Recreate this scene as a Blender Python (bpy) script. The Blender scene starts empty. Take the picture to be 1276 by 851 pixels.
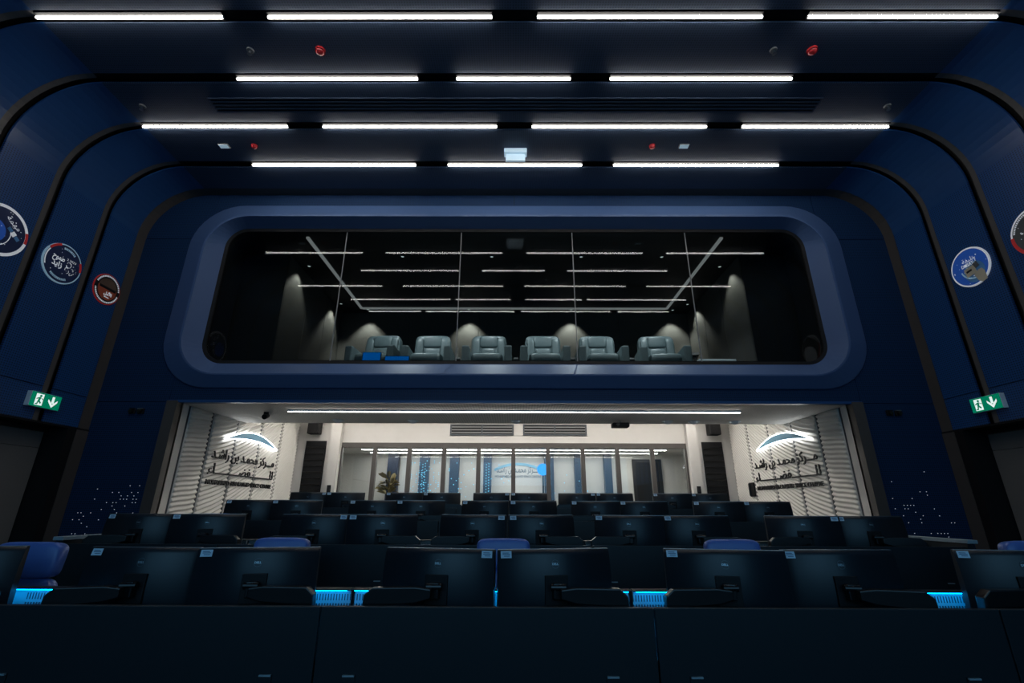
import bpy, bmesh, math, random
from mathutils import Matrix, Vector, Euler
random.seed(7)
R = math.radians
scene = bpy.context.scene
COL = scene.collection

# ------------------------------------------------------------------ camera, world, exposure
CZ = 1.45                                  # camera height
cam_d = bpy.data.cameras.new('camera')
cam_d.sensor_width = 36.0
cam_d.lens = 586.0 / 1276.0 * 36.0
cam_d.clip_start = 0.05
cam = bpy.data.objects.new('camera', cam_d)
COL.objects.link(cam)
cam.matrix_world = (Matrix.Translation((0, 0, CZ)) @ Matrix.Rotation(R(0.25), 4, 'Z')
                    @ Matrix.Rotation(R(90 + 19.4), 4, 'X') @ Matrix.Rotation(R(0.2), 4, 'Z'))
scene.camera = cam

world = bpy.data.worlds.new('world')
scene.world = world
world.use_nodes = True
world.node_tree.nodes['Background'].inputs[0].default_value = (0.01, 0.013, 0.02, 1)
world.node_tree.nodes['Background'].inputs[1].default_value = 0.2

vs = scene.view_settings
vs.view_transform = 'Standard'
vs.look = 'None'
vs.gamma = 1.0
vs.use_curve_mapping = False
vs.exposure = 0.0

STRIP = 20.0            # ceiling strip lights of the hall
WHITE_STRIP = 38.0      # strip lights of the white room
SCREEN = 2.1          # video wall behind the camera

# ------------------------------------------------------------------ materials
MATS = {}
def mat(name, col, rough=0.5, metal=0.0, spec=0.5, emit=None, estr=0.0):
    if name in MATS: return MATS[name]
    m = bpy.data.materials.new(name); m.use_nodes = True
    b = m.node_tree.nodes['Principled BSDF']
    b.inputs['Base Color'].default_value = (*col, 1)
    b.inputs['Roughness'].default_value = rough
    b.inputs['Metallic'].default_value = metal
    b.inputs['Specular IOR Level'].default_value = spec
    if emit:
        b.inputs['Emission Color'].default_value = (*emit, 1)
        b.inputs['Emission Strength'].default_value = estr
    MATS[name] = m
    return m

def noisy(name, col, col2, scale, rough=0.5, spec=0.5, bump=0.0, metal=0.0):
    m = mat(name, col, rough, metal, spec)
    nt = m.node_tree; b = nt.nodes['Principled BSDF']
    tc = nt.nodes.new('ShaderNodeTexCoord')
    n = nt.nodes.new('ShaderNodeTexNoise'); n.inputs['Scale'].default_value = scale; n.inputs['Detail'].default_value = 4
    nt.links.new(tc.outputs['Object'], n.inputs['Vector'])
    mx = nt.nodes.new('ShaderNodeMix'); mx.data_type = 'RGBA'
    mx.inputs[6].default_value = (*col, 1); mx.inputs[7].default_value = (*col2, 1)
    nt.links.new(n.outputs['Fac'], mx.inputs[0]); nt.links.new(mx.outputs[2], b.inputs['Base Color'])
    if bump:
        bp = nt.nodes.new('ShaderNodeBump'); bp.inputs['Strength'].default_value = bump; bp.inputs['Distance'].default_value = 0.002
        nt.links.new(n.outputs['Fac'], bp.inputs['Height']); nt.links.new(bp.outputs[0], b.inputs['Normal'])
    return m

def perforated(name, col, hole, axes, pitch, radius=0.28, rough=0.5, spec=0.4, stretch=1.0):
    """fine round (or slotted) perforations of a metal panel, laid out in the panel's own plane"""
    m = mat(name, col, rough, 0, spec)
    nt = m.node_tree; b = nt.nodes['Principled BSDF']
    g = nt.nodes.new('ShaderNodeNewGeometry')
    sp = nt.nodes.new('ShaderNodeSeparateXYZ'); nt.links.new(g.outputs['Position'], sp.inputs[0])
    outs = []
    for i, ax in enumerate(axes):
        k = nt.nodes.new('ShaderNodeMath'); k.operation = 'MULTIPLY'
        k.inputs[1].default_value = 1.0 / (pitch * (stretch if i == 0 else 1))
        nt.links.new(sp.outputs['XYZ'.index(ax)], k.inputs[0])
        f = nt.nodes.new('ShaderNodeMath'); f.operation = 'FRACT'; nt.links.new(k.outputs[0], f.inputs[0])
        s = nt.nodes.new('ShaderNodeMath'); s.operation = 'SUBTRACT'; s.inputs[1].default_value = 0.5
        nt.links.new(f.outputs[0], s.inputs[0])
        q = nt.nodes.new('ShaderNodeMath'); q.operation = 'POWER'; q.inputs[1].default_value = 2
        nt.links.new(s.outputs[0], q.inputs[0]); outs.append(q)
    a = nt.nodes.new('ShaderNodeMath'); a.operation = 'ADD'
    nt.links.new(outs[0].outputs[0], a.inputs[0]); nt.links.new(outs[1].outputs[0], a.inputs[1])
    c = nt.nodes.new('ShaderNodeMath'); c.operation = 'LESS_THAN'; c.inputs[1].default_value = radius ** 2
    nt.links.new(a.outputs[0], c.inputs[0])
    mx = nt.nodes.new('ShaderNodeMix'); mx.data_type = 'RGBA'
    mx.inputs[6].default_value = (*col, 1); mx.inputs[7].default_value = (*hole, 1)
    nt.links.new(c.outputs[0], mx.inputs[0]); nt.links.new(mx.outputs[2], b.inputs['Base Color'])
    return m

def glass(name, tint=(0.9, 0.95, 0.97), gain=1.6, rough=0.0):
    m = bpy.data.materials.new(name); m.use_nodes = True
    nt = m.node_tree; nt.nodes.clear()
    o = nt.nodes.new('ShaderNodeOutputMaterial'); mx = nt.nodes.new('ShaderNodeMixShader')
    t = nt.nodes.new('ShaderNodeBsdfTransparent'); t.inputs[0].default_value = (*tint, 1)
    gl = nt.nodes.new('ShaderNodeBsdfGlossy'); gl.inputs['Roughness'].default_value = rough
    fr = nt.nodes.new('ShaderNodeFresnel'); fr.inputs[0].default_value = 1.5
    ge = nt.nodes.new('ShaderNodeNewGeometry'); io = nt.nodes.new('ShaderNodeMath'); io.operation = 'MULTIPLY_ADD'
    io.inputs[1].default_value = 1 / 1.5 - 1.5; io.inputs[2].default_value = 1.5      # same outer reflection from both faces of the sheet
    nt.links.new(ge.outputs['Backfacing'], io.inputs[0]); nt.links.new(io.outputs[0], fr.inputs[0])
    k = nt.nodes.new('ShaderNodeMath'); k.operation = 'MULTIPLY'; k.inputs[1].default_value = gain; k.use_clamp = True
    nt.links.new(fr.outputs[0], k.inputs[0]); nt.links.new(k.outputs[0], mx.inputs[0])
    nt.links.new(t.outputs[0], mx.inputs[1]); nt.links.new(gl.outputs[0], mx.inputs[2]); nt.links.new(mx.outputs[0], o.inputs[0])
    MATS[name] = m
    return m

def emitter(name, col, strength):
    if name in MATS: return MATS[name]
    m = bpy.data.materials.new(name); m.use_nodes = True
    nt = m.node_tree; nt.nodes.clear()
    o = nt.nodes.new('ShaderNodeOutputMaterial'); e = nt.nodes.new('ShaderNodeEmission')
    e.inputs[0].default_value = (*col, 1); e.inputs[1].default_value = strength
    nt.links.new(e.outputs[0], o.inputs[0])
    MATS[name] = m
    return m

NAVY = (0.013, 0.07, 0.225)
perforated('navy_perforated_side', NAVY, (0.004, 0.02, 0.065), 'YZ', 0.034, 0.30, 0.42)
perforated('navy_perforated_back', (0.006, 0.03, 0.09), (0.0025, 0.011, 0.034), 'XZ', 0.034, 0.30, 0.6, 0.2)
perforated('ceiling_perforated', (0.05, 0.075, 0.125), (0.028, 0.044, 0.075), 'XY', 0.034, 0.30, 0.55, 0.3)
noisy('navy_smooth', (0.015, 0.06, 0.18), (0.017, 0.067, 0.195), 3, 0.34, 0.5)
noisy('groove_dark', (0.012, 0.011, 0.011), (0.016, 0.015, 0.014), 6, 0.5, 0.4)
noisy('brown_post', (0.06, 0.053, 0.049), (0.075, 0.066, 0.06), 5, 0.5, 0.4)
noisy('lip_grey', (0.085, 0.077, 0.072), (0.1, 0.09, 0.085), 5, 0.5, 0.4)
noisy('black_matte', (0.004, 0.004, 0.005), (0.007, 0.007, 0.008), 8, 0.6, 0.3)
noisy('black_gloss', (0.004, 0.004, 0.005), (0.006, 0.006, 0.007), 8, 0.28, 0.5)
noisy('door_grey', (0.13, 0.125, 0.12), (0.15, 0.145, 0.14), 2, 0.6, 0.3)
noisy('frame_blue', (0.052, 0.1, 0.225), (0.057, 0.107, 0.235), 4, 0.5, 0.4)
noisy('floor_dark', (0.012, 0.014, 0.018), (0.02, 0.022, 0.027), 40, 0.8, 0.2, 0.3)
noisy('floor_grey', (0.12, 0.12, 0.12), (0.16, 0.16, 0.155), 30, 0.6, 0.3, 0.2)
noisy('white_plaster', (0.5, 0.48, 0.45), (0.54, 0.52, 0.49), 5, 0.7, 0.2, 0.1)
noisy('white_relief', (0.56, 0.54, 0.5), (0.6, 0.58, 0.54), 6, 0.55, 0.3)
perforated('white_ceiling', (0.8, 0.79, 0.76), (0.5, 0.5, 0.48), 'XY', 0.05, 0.27, 0.7, 0.2, 1.0)
noisy('joint_slate', (0.035, 0.042, 0.052), (0.045, 0.052, 0.062), 5, 0.5)
noisy('desk_slate', (0.008, 0.014, 0.019), (0.010, 0.017, 0.022), 14, 0.42, 0.4)
noisy('desk_edge', (0.24, 0.32, 0.37), (0.28, 0.36, 0.4), 9, 0.4, 0.5)
noisy('monitor_shell', (0.010, 0.016, 0.022), (0.012, 0.019, 0.026), 25, 0.38, 0.5)
mat('screen_glass', (0.004, 0.005, 0.007), 0.12)
mat('tag_paper', (0.5, 0.66, 0.78), 0.6)
mat('tag_ink', (0.06, 0.13, 0.24), 0.6)
mat('logo_silver', (0.42, 0.5, 0.55), 0.3, 0.7)
mat('slot_dark', (0.05, 0.06, 0.07), 0.6)
mat('logo_dim', (0.05, 0.075, 0.09), 0.4)
mat('metal', (0.35, 0.36, 0.37), 0.3, 0.9)
noisy('tray_metal', (0.35, 0.42, 0.46), (0.4, 0.47, 0.5), 20, 0.4, 0.4)
noisy('blue_leather', (0.06, 0.13, 0.42), (0.08, 0.16, 0.46), 14, 0.33, 0.5, 0.25)
noisy('teal_leather', (0.085, 0.125, 0.135), (0.11, 0.15, 0.16), 18, 0.42, 0.5, 0.25)
noisy('gallery_dark', (0.02, 0.022, 0.022), (0.028, 0.03, 0.03), 3, 0.7, 0.2)
noisy('gallery_wall', (0.05, 0.052, 0.05), (0.065, 0.066, 0.062), 2.5, 0.7, 0.2)
noisy('corridor_white', (0.52, 0.51, 0.48), (0.56, 0.55, 0.52), 4, 0.7, 0.2)
noisy('column_navy', (0.006, 0.014, 0.035), (0.008, 0.018, 0.042), 4, 0.45)
noisy('leaf_olive', (0.16, 0.12, 0.035), (0.24, 0.18, 0.06), 9, 0.6)
mat('red_glass', (0.35, 0.02, 0.025), 0.2, emit=(0.6, 0.02, 0.03), estr=0.02)
mat('grey_plastic', (0.2, 0.2, 0.2), 0.5)
mat('pale_plastic', (0.62, 0.7, 0.76), 0.4)
mat('black_letter', (0.006, 0.006, 0.007), 0.5)
mat('logo_blue', (0.2, 0.42, 0.58), 0.4)
emitter('hall_strip', (1.0, 0.955, 0.89), STRIP)
emitter('white_room_strip', (1.0, 0.96, 0.9), WHITE_STRIP)
emitter('opening_strip', (1.0, 0.96, 0.9), 14.0)
emitter('corridor_strip', (1.0, 0.96, 0.9), 27.0)
emitter('halo_white', (0.95, 0.98, 1.0), 7.0)
emitter('cyan_led', (0.0, 0.36, 1.0), 15.0)
emitter('gallery_cove', (0.9, 0.95, 0.95), 0.26)
emitter('dot_light', (0.65, 0.8, 1.0), 0.5)
emitter('dot_cyan', (0.2, 0.7, 1.0), 0.9)
emitter('globe_blue', (0.03, 0.32, 1.0), 1.6)
emitter('exit_green', (0.0, 0.16, 0.085), 1.0)
emitter('exit_white', (0.8, 0.95, 0.9), 0.9)
emitter('screen_blue', (0.1, 0.26, 0.42), SCREEN)
emitter('screen_cyan', (0.2, 0.5, 0.8), SCREEN)
glass('gallery_glass', (0.68, 0.71, 0.71), 0.42)
glass('partition_glass', (0.9, 0.93, 0.93), 1.5)
M = MATS

# ------------------------------------------------------------------ geometry helpers
class MB:
    def __init__(s): s.v = []; s.f = []
    def add(s, vs, fs, mtx=None):
        n = len(s.v)
        s.v += [tuple(mtx @ Vector(p)) if mtx else tuple(p) for p in vs]
        s.f += [tuple(i + n for i in f) for f in fs]
        return s
    def box(s, x0, x1, y0, y1, z0, z1, mtx=None):
        vs = [(x, y, z) for x in (x0, x1) for y in (y0, y1) for z in (z0, z1)]
        fs = [(0, 1, 3, 2), (4, 6, 7, 5), (0, 4, 5, 1), (2, 3, 7, 6), (0, 2, 6, 4), (1, 5, 7, 3)]
        return s.add(vs, fs, mtx)
    def prism(s, pts, z0, z1, mtx=None):
        """polygon in XY, extruded in Z"""
        n = len(pts)
        vs = [(x, y, z0) for x, y in pts] + [(x, y, z1) for x, y in pts]
        fs = [tuple(range(n))[::-1], tuple(range(n, 2 * n))] + [(i, (i + 1) % n, n + (i + 1) % n, n + i) for i in range(n)]
        return s.add(vs, fs, mtx)
    def ring(s, r0, r1, z0, z1, n=40, a0=0, a1=360, mtx=None):
        full = (a1 - a0) >= 360
        m = n if full else n + 1
        vs = []
        for i in range(m):
            a = R(a0 + (a1 - a0) * i / n); c, q = math.cos(a), math.sin(a)
            vs += [(r0 * c, r0 * q, z0), (r1 * c, r1 * q, z0), (r1 * c, r1 * q, z1), (r0 * c, r0 * q, z1)]
        fs = []
        for i in range(n):
            a, b = i * 4, ((i + 1) % m) * 4
            for k in range(4):
                fs.append((a + k, a + (k + 1) % 4, b + (k + 1) % 4, b + k))
        if not full:
            fs += [(0, 3, 2, 1), tuple((m - 1) * 4 + k for k in range(4))]
        return s.add(vs, fs, mtx)
    def cyl(s, p0, p1, r0, r1=None, n=14):
        r1 = r0 if r1 is None else r1
        p0, p1 = Vector(p0), Vector(p1); d = (p1 - p0)
        q = d.to_track_quat('Z', 'Y').to_matrix()
        vs = []
        for p, r in ((p0, r0), (p1, r1)):
            for i in range(n):
                a = 2 * math.pi * i / n
                vs.append(p + q @ Vector((r * math.cos(a), r * math.sin(a), 0)))
        fs = [tuple(range(n))[::-1], tuple(range(n, 2 * n))] + [(i, (i + 1) % n, n + (i + 1) % n, n + i) for i in range(n)]
        return s.add(vs, fs)
    def pad(s, c, size, e=0.45, n=20, m=12, mtx=None):
        """a cushion: superellipsoid"""
        def sp(w, k): return math.copysign(abs(w) ** k, w)
        vs, fs = [], []
        for j in range(m + 1):
            v = -math.pi / 2 + math.pi * j / m
            for i in range(n):
                u = 2 * math.pi * i / n
                vs.append((c[0] + size[0] / 2 * sp(math.cos(v), e) * sp(math.cos(u), e),
                           c[1] + size[1] / 2 * sp(math.cos(v), e) * sp(math.sin(u), e),
                           c[2] + size[2] / 2 * sp(math.sin(v), e)))
        for j in range(m):
            for i in range(n):
                fs.append((j * n + i, j * n + (i + 1) % n, (j + 1) * n + (i + 1) % n, (j + 1) * n + i))
        return s.add(vs, fs, mtx)
    def build(s, name, material, parent=None, smooth=False, bevel=0.0, loc=None):
        me = bpy.data.meshes.new(name)
        me.from_pydata(s.v, [], s.f)
        bm = bmesh.new(); bm.from_mesh(me)
        bmesh.ops.recalc_face_normals(bm, faces=bm.faces)
        if bevel:
            es = [e for e in bm.edges if len(e.link_faces) == 2 and e.calc_face_angle(0) > 0.6]
            bmesh.ops.bevel(bm, geom=es, offset=bevel, segments=2, affect='EDGES', profile=0.6)
        bm.to_mesh(me); bm.free()
        me.materials.append(M[material])
        if smooth:
            for p in me.polygons: p.use_smooth = True
        o = bpy.data.objects.new(name, me); COL.objects.link(o)
        if parent: o.parent = parent
        if loc: o.location = loc
        return o

def B(name, material, x0, x1, y0, y1, z0, z1, parent=None, bevel=0.0):
    return MB().box(x0, x1, y0, y1, z0, z1).build(name, material, parent, bevel=bevel)

def tag(o, label=None, cat=None, group=None, kind=None):
    if label: o['label'] = label
    if cat: o['category'] = cat
    if group: o['group'] = group
    if kind: o['kind'] = kind
    return o

def thing(name, label, cat, loc=(0, 0, 0), rot=None, group=None):
    o = bpy.data.objects.new(name, None); COL.objects.link(o)
    o.empty_display_size = 0.1
    o.location = loc
    if rot is not None:
        if isinstance(rot, Matrix): o.rotation_euler = rot.to_euler()
        else: o.rotation_euler = (0, 0, rot)
    return tag(o, label, cat, group)

def struct(name, label=None):
    o = bpy.data.objects.new(name, None); COL.objects.link(o)
    o.empty_display_size = 0.1
    return tag(o, label, None, None, 'structure')

def copy_tree(o, parent=None):
    c = o.copy(); COL.objects.link(c); c.parent = parent
    for ch in list(o.children): copy_tree(ch, c)
    return c

def text_mesh(body, size, extrude=0.004, align='CENTER', spacing=1.0, bold=0.0):
    cu = bpy.data.curves.new('lettering', 'FONT'); cu.body = body; cu.size = size
    cu.align_x = align; cu.align_y = 'CENTER'; cu.extrude = extrude; cu.resolution_u = 2
    cu.space_character = spacing; cu.offset = bold
    o = bpy.data.objects.new('lettering', cu); COL.objects.link(o)
    bpy.context.view_layer.update()
    dg = bpy.context.evaluated_depsgraph_get()
    me = bpy.data.meshes.new_from_object(o.evaluated_get(dg))
    bpy.data.objects.remove(o); bpy.data.curves.remove(cu)
    return me

def lettering(name, body, size, material, parent, loc=(0, 0, 0), extrude=0.003, width=None, spacing=1.0, bold=0.0, rotz=0):
    me = text_mesh(body, size, extrude, 'CENTER', spacing, bold)
    me.materials.clear(); me.materials.append(M[material])
    if width and me.vertices:
        xs = [v.co.x for v in me.vertices]; k = width / (max(xs) - min(xs)); mid = (max(xs) + min(xs)) / 2
        for v in me.vertices: v.co.x = (v.co.x - mid) * k
    o = bpy.data.objects.new(name, me); COL.objects.link(o)
    o.parent = parent; o.location = loc; o.rotation_euler = (0, 0, rotz)
    return o

# plane frames: local x = reading direction, local y = up, local z = out of the wall into the room
FR_LEFT = Matrix(((0, 0, 1), (1, 0, 0), (0, 1, 0)))
FR_RIGHT = Matrix(((0, 0, -1), (-1, 0, 0), (0, 1, 0)))
FR_BACK = Matrix(((1, 0, 0), (0, 0, -1), (0, 1, 0)))
FR_CEIL = Matrix(((1, 0, 0), (0, -1, 0), (0, 0, -1)))

# Arabic letters as joined forms, written left to right as they stand
def ar(codes): return ''.join(chr(c) for c in reversed(codes))
TAT = 0x0640
AR_LINE1 = ar([0xFEE3, TAT, TAT, TAT, 0xFEAE, 0xFEDB, 0xFEB0, 0x20, 0xFEE3, 0xFEA4, 0xFEE4, TAT, 0xFEAA, 0x20, 0xFE91, 0xFEE6, 0x20, 0xFEAD, 0xFE8D, 0xFEB7, TAT, 0xFEAA])
AR_LINE2 = ar([0xFEDF, 0xFEE0] + [TAT] * 9 + [0xFED4, 0xFEC0] + [TAT] * 9 + [0xFE8E, 0xFE80])
AR_AMBITION = ar([0xFEC3, 0xFEE4, 0xFEEE, 0xFEA1])
AR_NAME = ar([0xFEAF, 0xFE8D, 0xFEF3, 0xFEAA])

# ------------------------------------------------------------------ dimensions of the hall
HW = 7.2                     # half width
ZC = CZ + 5.944              # ceiling height
YB = 8.0                     # back wall
GRV = [4.307 + 0.923 * k for k in range(-9, 5)]   # the grooves that run round the hall; the last is the back corner
GRV[-1] = YB
GW = 0.17                    # groove width
RC = 1.05                    # radius of the rounded corner
ZHEAD = CZ + 1.214           # head of the side doors
STEP = 0.152
ROWY = [2.65 + 1.89 * k for k in range(4)]
ROWZ = [STEP * k for k in range(4)]
YSTEP = [4.3, 6.2, 8.1]
YFRONT = GRV[0]

# ------------------------------------------------------------------ floor
fl = struct('floor', 'dark stepped floor of the control hall')
ys = [YFRONT] + YSTEP
for k in range(4):
    y1 = YSTEP[k] if k < 3 else 12.8
    hw = HW + 0.45 if k < 3 else 5.97
    B('floor_tier', 'floor_dark', -hw, hw, ys[k], y1, ROWZ[k] - 0.2, ROWZ[k], fl)
B('floor_tier', 'floor_grey', -6.5, 6.5, 12.8, 16.3, ROWZ[3] - 0.2, ROWZ[3], fl)

# ------------------------------------------------------------------ side walls, corners, ceiling (bay by bay, grooves between)
wl = struct('wall_left', 'navy perforated panel wall on the left'); wr = struct('wall_right', 'navy perforated panel wall on the right')
ce = struct('ceiling', 'dark perforated ceiling with black grooves')
ZSEAM = CZ + 1.72
for i in range(len(GRV) - 1):
    y0 = GRV[i] + GW / 2; y1 = GRV[i + 1] - (GW / 2 if i < len(GRV) - 2 else 0.225)
    if i == 0: y0 = GRV[0]
    B('ceiling_panel', 'ceiling_perforated', -HW + RC, HW - RC, y0, y1, ZC, ZC + 0.03, ce)
    for s, w in ((-1, wl), (1, wr)):
        xa, xb = sorted((s * HW, s * (HW + 0.03)))
        B('wall_panel', 'navy_perforated_side', xa, xb, y0, y1, ZSEAM + 0.006, ZC - RC - 0.004, w)
        B('wall_panel', 'navy_perforated_side', xa, xb, y0, y1, ZHEAD, ZSEAM - 0.006, w)
        mb = MB(); n = 14; vs = []; fs = []
        for k in range(n + 1):
            a = math.pi / 2 * k / n
            for rr in (RC, RC + 0.03):
                x = HW - RC + rr * math.cos(a); z = ZC - RC + rr * math.sin(a)
                vs += [(s * x, y0, z), (s * x, y1, z)]
        for k in range(n):
            a, b = k * 4, k * 4 + 4
            fs += [(a, a + 1, b + 1, b), (a + 2, b + 2, b + 3, a + 3), (a, b, b + 2, a + 2), (a + 1, a + 3, b + 3, b + 1)]
        mb.add(vs, fs).build('corner_panel', 'navy_smooth', w)
# groove beds behind the panels, one per groove, with the sheen of their side face
def arch_band(name, y0, y1, off, material, parent, s, zlow, top=True):
    vs, fs = [], []; n = 14
    prof = [(HW + off, zlow)]
    for k in range(n + 1):
        a = math.pi / 2 * k / n
        prof.append((HW - RC + (RC + off) * math.cos(a), ZC - RC + (RC + off) * math.sin(a)))
    if top: prof.append((0, ZC + off))
    for x, z in prof: vs += [(s * x, y0, z), (s * x, y1, z)]
    for k in range(len(prof) - 1): fs.append((2 * k, 2 * k + 1, 2 * k + 3, 2 * k + 2))
    return MB().add(vs, fs).build(name, material, parent)
for i in range(1, len(GRV)):
    g = GRV[i]
    for s, w in ((-1, wl), (1, wr)):
        if i == len(GRV) - 1:
            arch_band('corner_trim', YB - 0.23, YB + 0.03, 0.012, 'brown_post', w, s, 0)
        else:
            arch_band('groove', g - GW / 2 - 0.02, g + GW / 2 + 0.02, 0.09, 'groove_dark', w, s, ZHEAD)
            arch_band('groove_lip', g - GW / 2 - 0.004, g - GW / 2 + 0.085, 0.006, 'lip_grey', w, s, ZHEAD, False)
# upper shell so no light leaks in above the panels
B('ceiling_slab', 'black_matte', -HW - 0.6, HW + 0.6, YFRONT - 0.2, 12.9, ZC + 0.12, ZC + 0.2, ce)
for s, w in ((-1, wl), (1, wr)):
    xa, xb = sorted((s * (HW + 0.5), s * (HW + 0.56)))
    B('outer_wall', 'black_matte', xa, xb, YFRONT, YB + 0.1, -0.2, ZC + 0.1, w)
    # door recess: soffit, dark jamb, corner post
    xa, xb = sorted((s * (HW + 0.001), s * (HW + 0.46)))
    B('door_soffit', 'black_matte', xa, xb, YFRONT, YB, ZHEAD - 0.03, ZHEAD - 0.001, w)
    xa, xb = sorted((s * (HW + 0.005), s * (HW + 0.46)))
    B('door_jamb', 'black_matte', xa, xb, 7.62, 7.77, 0, ZHEAD - 0.03, w)
    B('corner_post', 'brown_post', *sorted((s * HW, s * (HW + 0.46))), 7.775, YB, 0, ZHEAD - 0.03, w)
for s, n in ((-1, 1), (1, 2)):
    d = struct('door_%d' % n, 'dark grey flush door in the %s side wall' % ('left' if s < 0 else 'right'))
    xa, xb = sorted((s * (HW + 0.36), s * (HW + 0.42)))
    B('door_leaf', 'door_grey', xa, xb, 5.4, 7.6, 0.01, CZ + 0.86, d)
    B('door_leaf', 'door_grey', xa, xb, 3.05, 5.385, 0.01, CZ + 0.86, d)
    B('header_panel', 'door_grey', xa, xb, 3.05, 7.6, CZ + 0.867, ZHEAD - 0.1, d)
    xa, xb = sorted((s * (HW + 0.3), s * (HW + 0.42)))
    B('door_frame', 'black_matte', xa, xb, 3.0, 7.61, ZHEAD - 0.1, ZHEAD - 0.035, d)
    B('wall_infill', 'groove_dark', xa, xb, YFRONT, 3.0, 0, ZHEAD - 0.035, d)

# ------------------------------------------------------------------ back wall
wb = struct('wall_back', 'navy perforated back wall around the gallery window')
XO = 5.97; ZO = CZ + 1.72        # lower opening
ZS1, ZS2 = CZ + 1.70, CZ + 4.94  # panel seams
g = 0.005
def bp(x0, x1, z0, z1): B('wall_panel', 'navy_perforated_back', x0 + g, x1 - g, YB, YB + 0.05, z0 + g, z1 - g, wb)
WX, WZ0, WZ1 = 6.0, CZ + 2.13, CZ + 5.42     # rectangular hole behind the rounded frame
for s in (-1, 1):
    for z0, z1 in ((0, ZS1), (ZS1, ZS2), (ZS2, ZC + 0.05)):
        a, b = sorted((s * XO, s * (HW + 0.02)))
        bp(a, b, z0, z1)
bp(-XO, XO, ZO, WZ0)
bp(-XO, 0, WZ1, ZC + 0.05); bp(0, XO, WZ1, ZC + 0.05)
B('wall_backing', 'black_matte', -HW - 0.5, -XO - 0.03, YB + 0.06, YB + 0.1, 0, ZC + 0.1, wb)
B('wall_backing', 'black_matte', XO + 0.03, HW + 0.5, YB + 0.06, YB + 0.1, 0, ZC + 0.1, wb)
B('wall_backing', 'black_matte', -XO, XO, YB + 0.06, YB + 0.1, WZ1 + 0.02, ZC + 0.1, wb)
B('wall_backing', 'black_matte', -XO, XO, YB + 0.06, YB + 0.1, ZO + 0.01, WZ0, wb)
# dark jambs and head of the lower opening
for s in (-1, 1):
    a, b = sorted((s * 5.80, s * 5.985))
    B('opening_jamb', 'brown_post', a, b, YB - 0.03, YB + 0.14, 0, ZO, wb)
B('opening_head', 'navy_smooth', -5.985, 5.985, YB - 0.012, YB + 0.1, ZO - 0.03, ZO + 0.012, wb)
# tiny lit perforations low on the wall, left and right of the opening
mb = MB()
for s in (-1, 1):
    for i in range(19):
        for j in range(24):
            x = 6.1 + 0.052 * i; z = CZ + 0.62 - 0.052 * j
            f = max(0, (j + 1) / 24) * (0.75 - 0.03 * i if i < 14 else 0.2)
            if random.random() < f * 0.45 * (0.6 + 0.8 * math.sin(i * 1.3) ** 2):
                r = 0.0045
                mb.box(s * x - r, s * x + r, YB - 0.004, YB - 0.001, z - r, z + r)
tag(mb.build('lit_perforations', 'dot_light', wb), 'scattered pin points of light low in the navy wall', kind='stuff')

# ------------------------------------------------------------------ gallery window (window_1)
w1 = struct('window_1', 'wide gallery window with a thick rounded blue frame')
def rrect(hw, z0, z1, r, n=10):
    pts = []
    for cx, cz, a0 in ((hw - r, z1 - r, 0), (-hw + r, z1 - r, 90), (-hw + r, z0 + r, 180), (hw - r, z0 + r, 270)):
        for k in range(n + 1):
            a = R(a0 + 90 * k / n); pts.append((cx + r * math.cos(a), cz + r * math.sin(a)))
    return pts
rings = [(6.33, CZ + 1.93, CZ + 5.70, 0.95, YB + 0.02), (6.31, CZ + 1.95, CZ + 5.68, 0.94, YB - 0.03),
         (5.95, CZ + 2.145, CZ + 5.385, 0.76, YB - 0.16), (5.91, CZ + 2.17, CZ + 5.35, 0.72, YB - 0.16),
         (5.74, CZ + 2.44, CZ + 5.27, 0.42, YB + 0.16), (5.68, CZ + 2.50, CZ + 5.21, 0.36, YB + 0.17), (5.68, CZ + 2.50, CZ + 5.21, 0.36, YB + 0.3)]
def loft(name, rs, material, parent, smooth=False):
    vs, fs = [], []
    for hw, z0, z1, r, y in rs: vs += [(x, y, z) for x, z in rrect(hw, z0, z1, r)]
    n = len(rrect(1, 0, 1, .1))
    for k in range(len(rs) - 1):
        for i in range(n):
            fs.append((k * n + i, k * n + (i + 1) % n, (k + 1) * n + (i + 1) % n, (k + 1) * n + i))
    return MB().add(vs, fs).build(name, material, parent, smooth)
loft('outer_bevel', rings[0:3], 'frame_blue', w1)
loft('frame_ridge', rings[2:4], 'frame_blue', w1)
loft('inner_bevel', rings[3:5], 'frame_blue', w1)
loft('gasket', rings[4:7], 'black_matte', w1)
YG = YB + 0.2
jx = [-3.36, -1.06, 1.16, 3.42]
ex = [-5.7] + jx + [5.7]
for i in range(5):
    B('glass_pane', 'gallery_glass', ex[i] + 0.011, ex[i + 1] - 0.011, YG, YG + 0.002, CZ + 2.44, CZ + 5.28, w1)
for x in jx:
    B('pane_joint', 'grey_plastic', x - 0.008, x + 0.008, YG - 0.006, YG + 0.012, CZ + 2.44, CZ + 5.28, w1)

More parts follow.
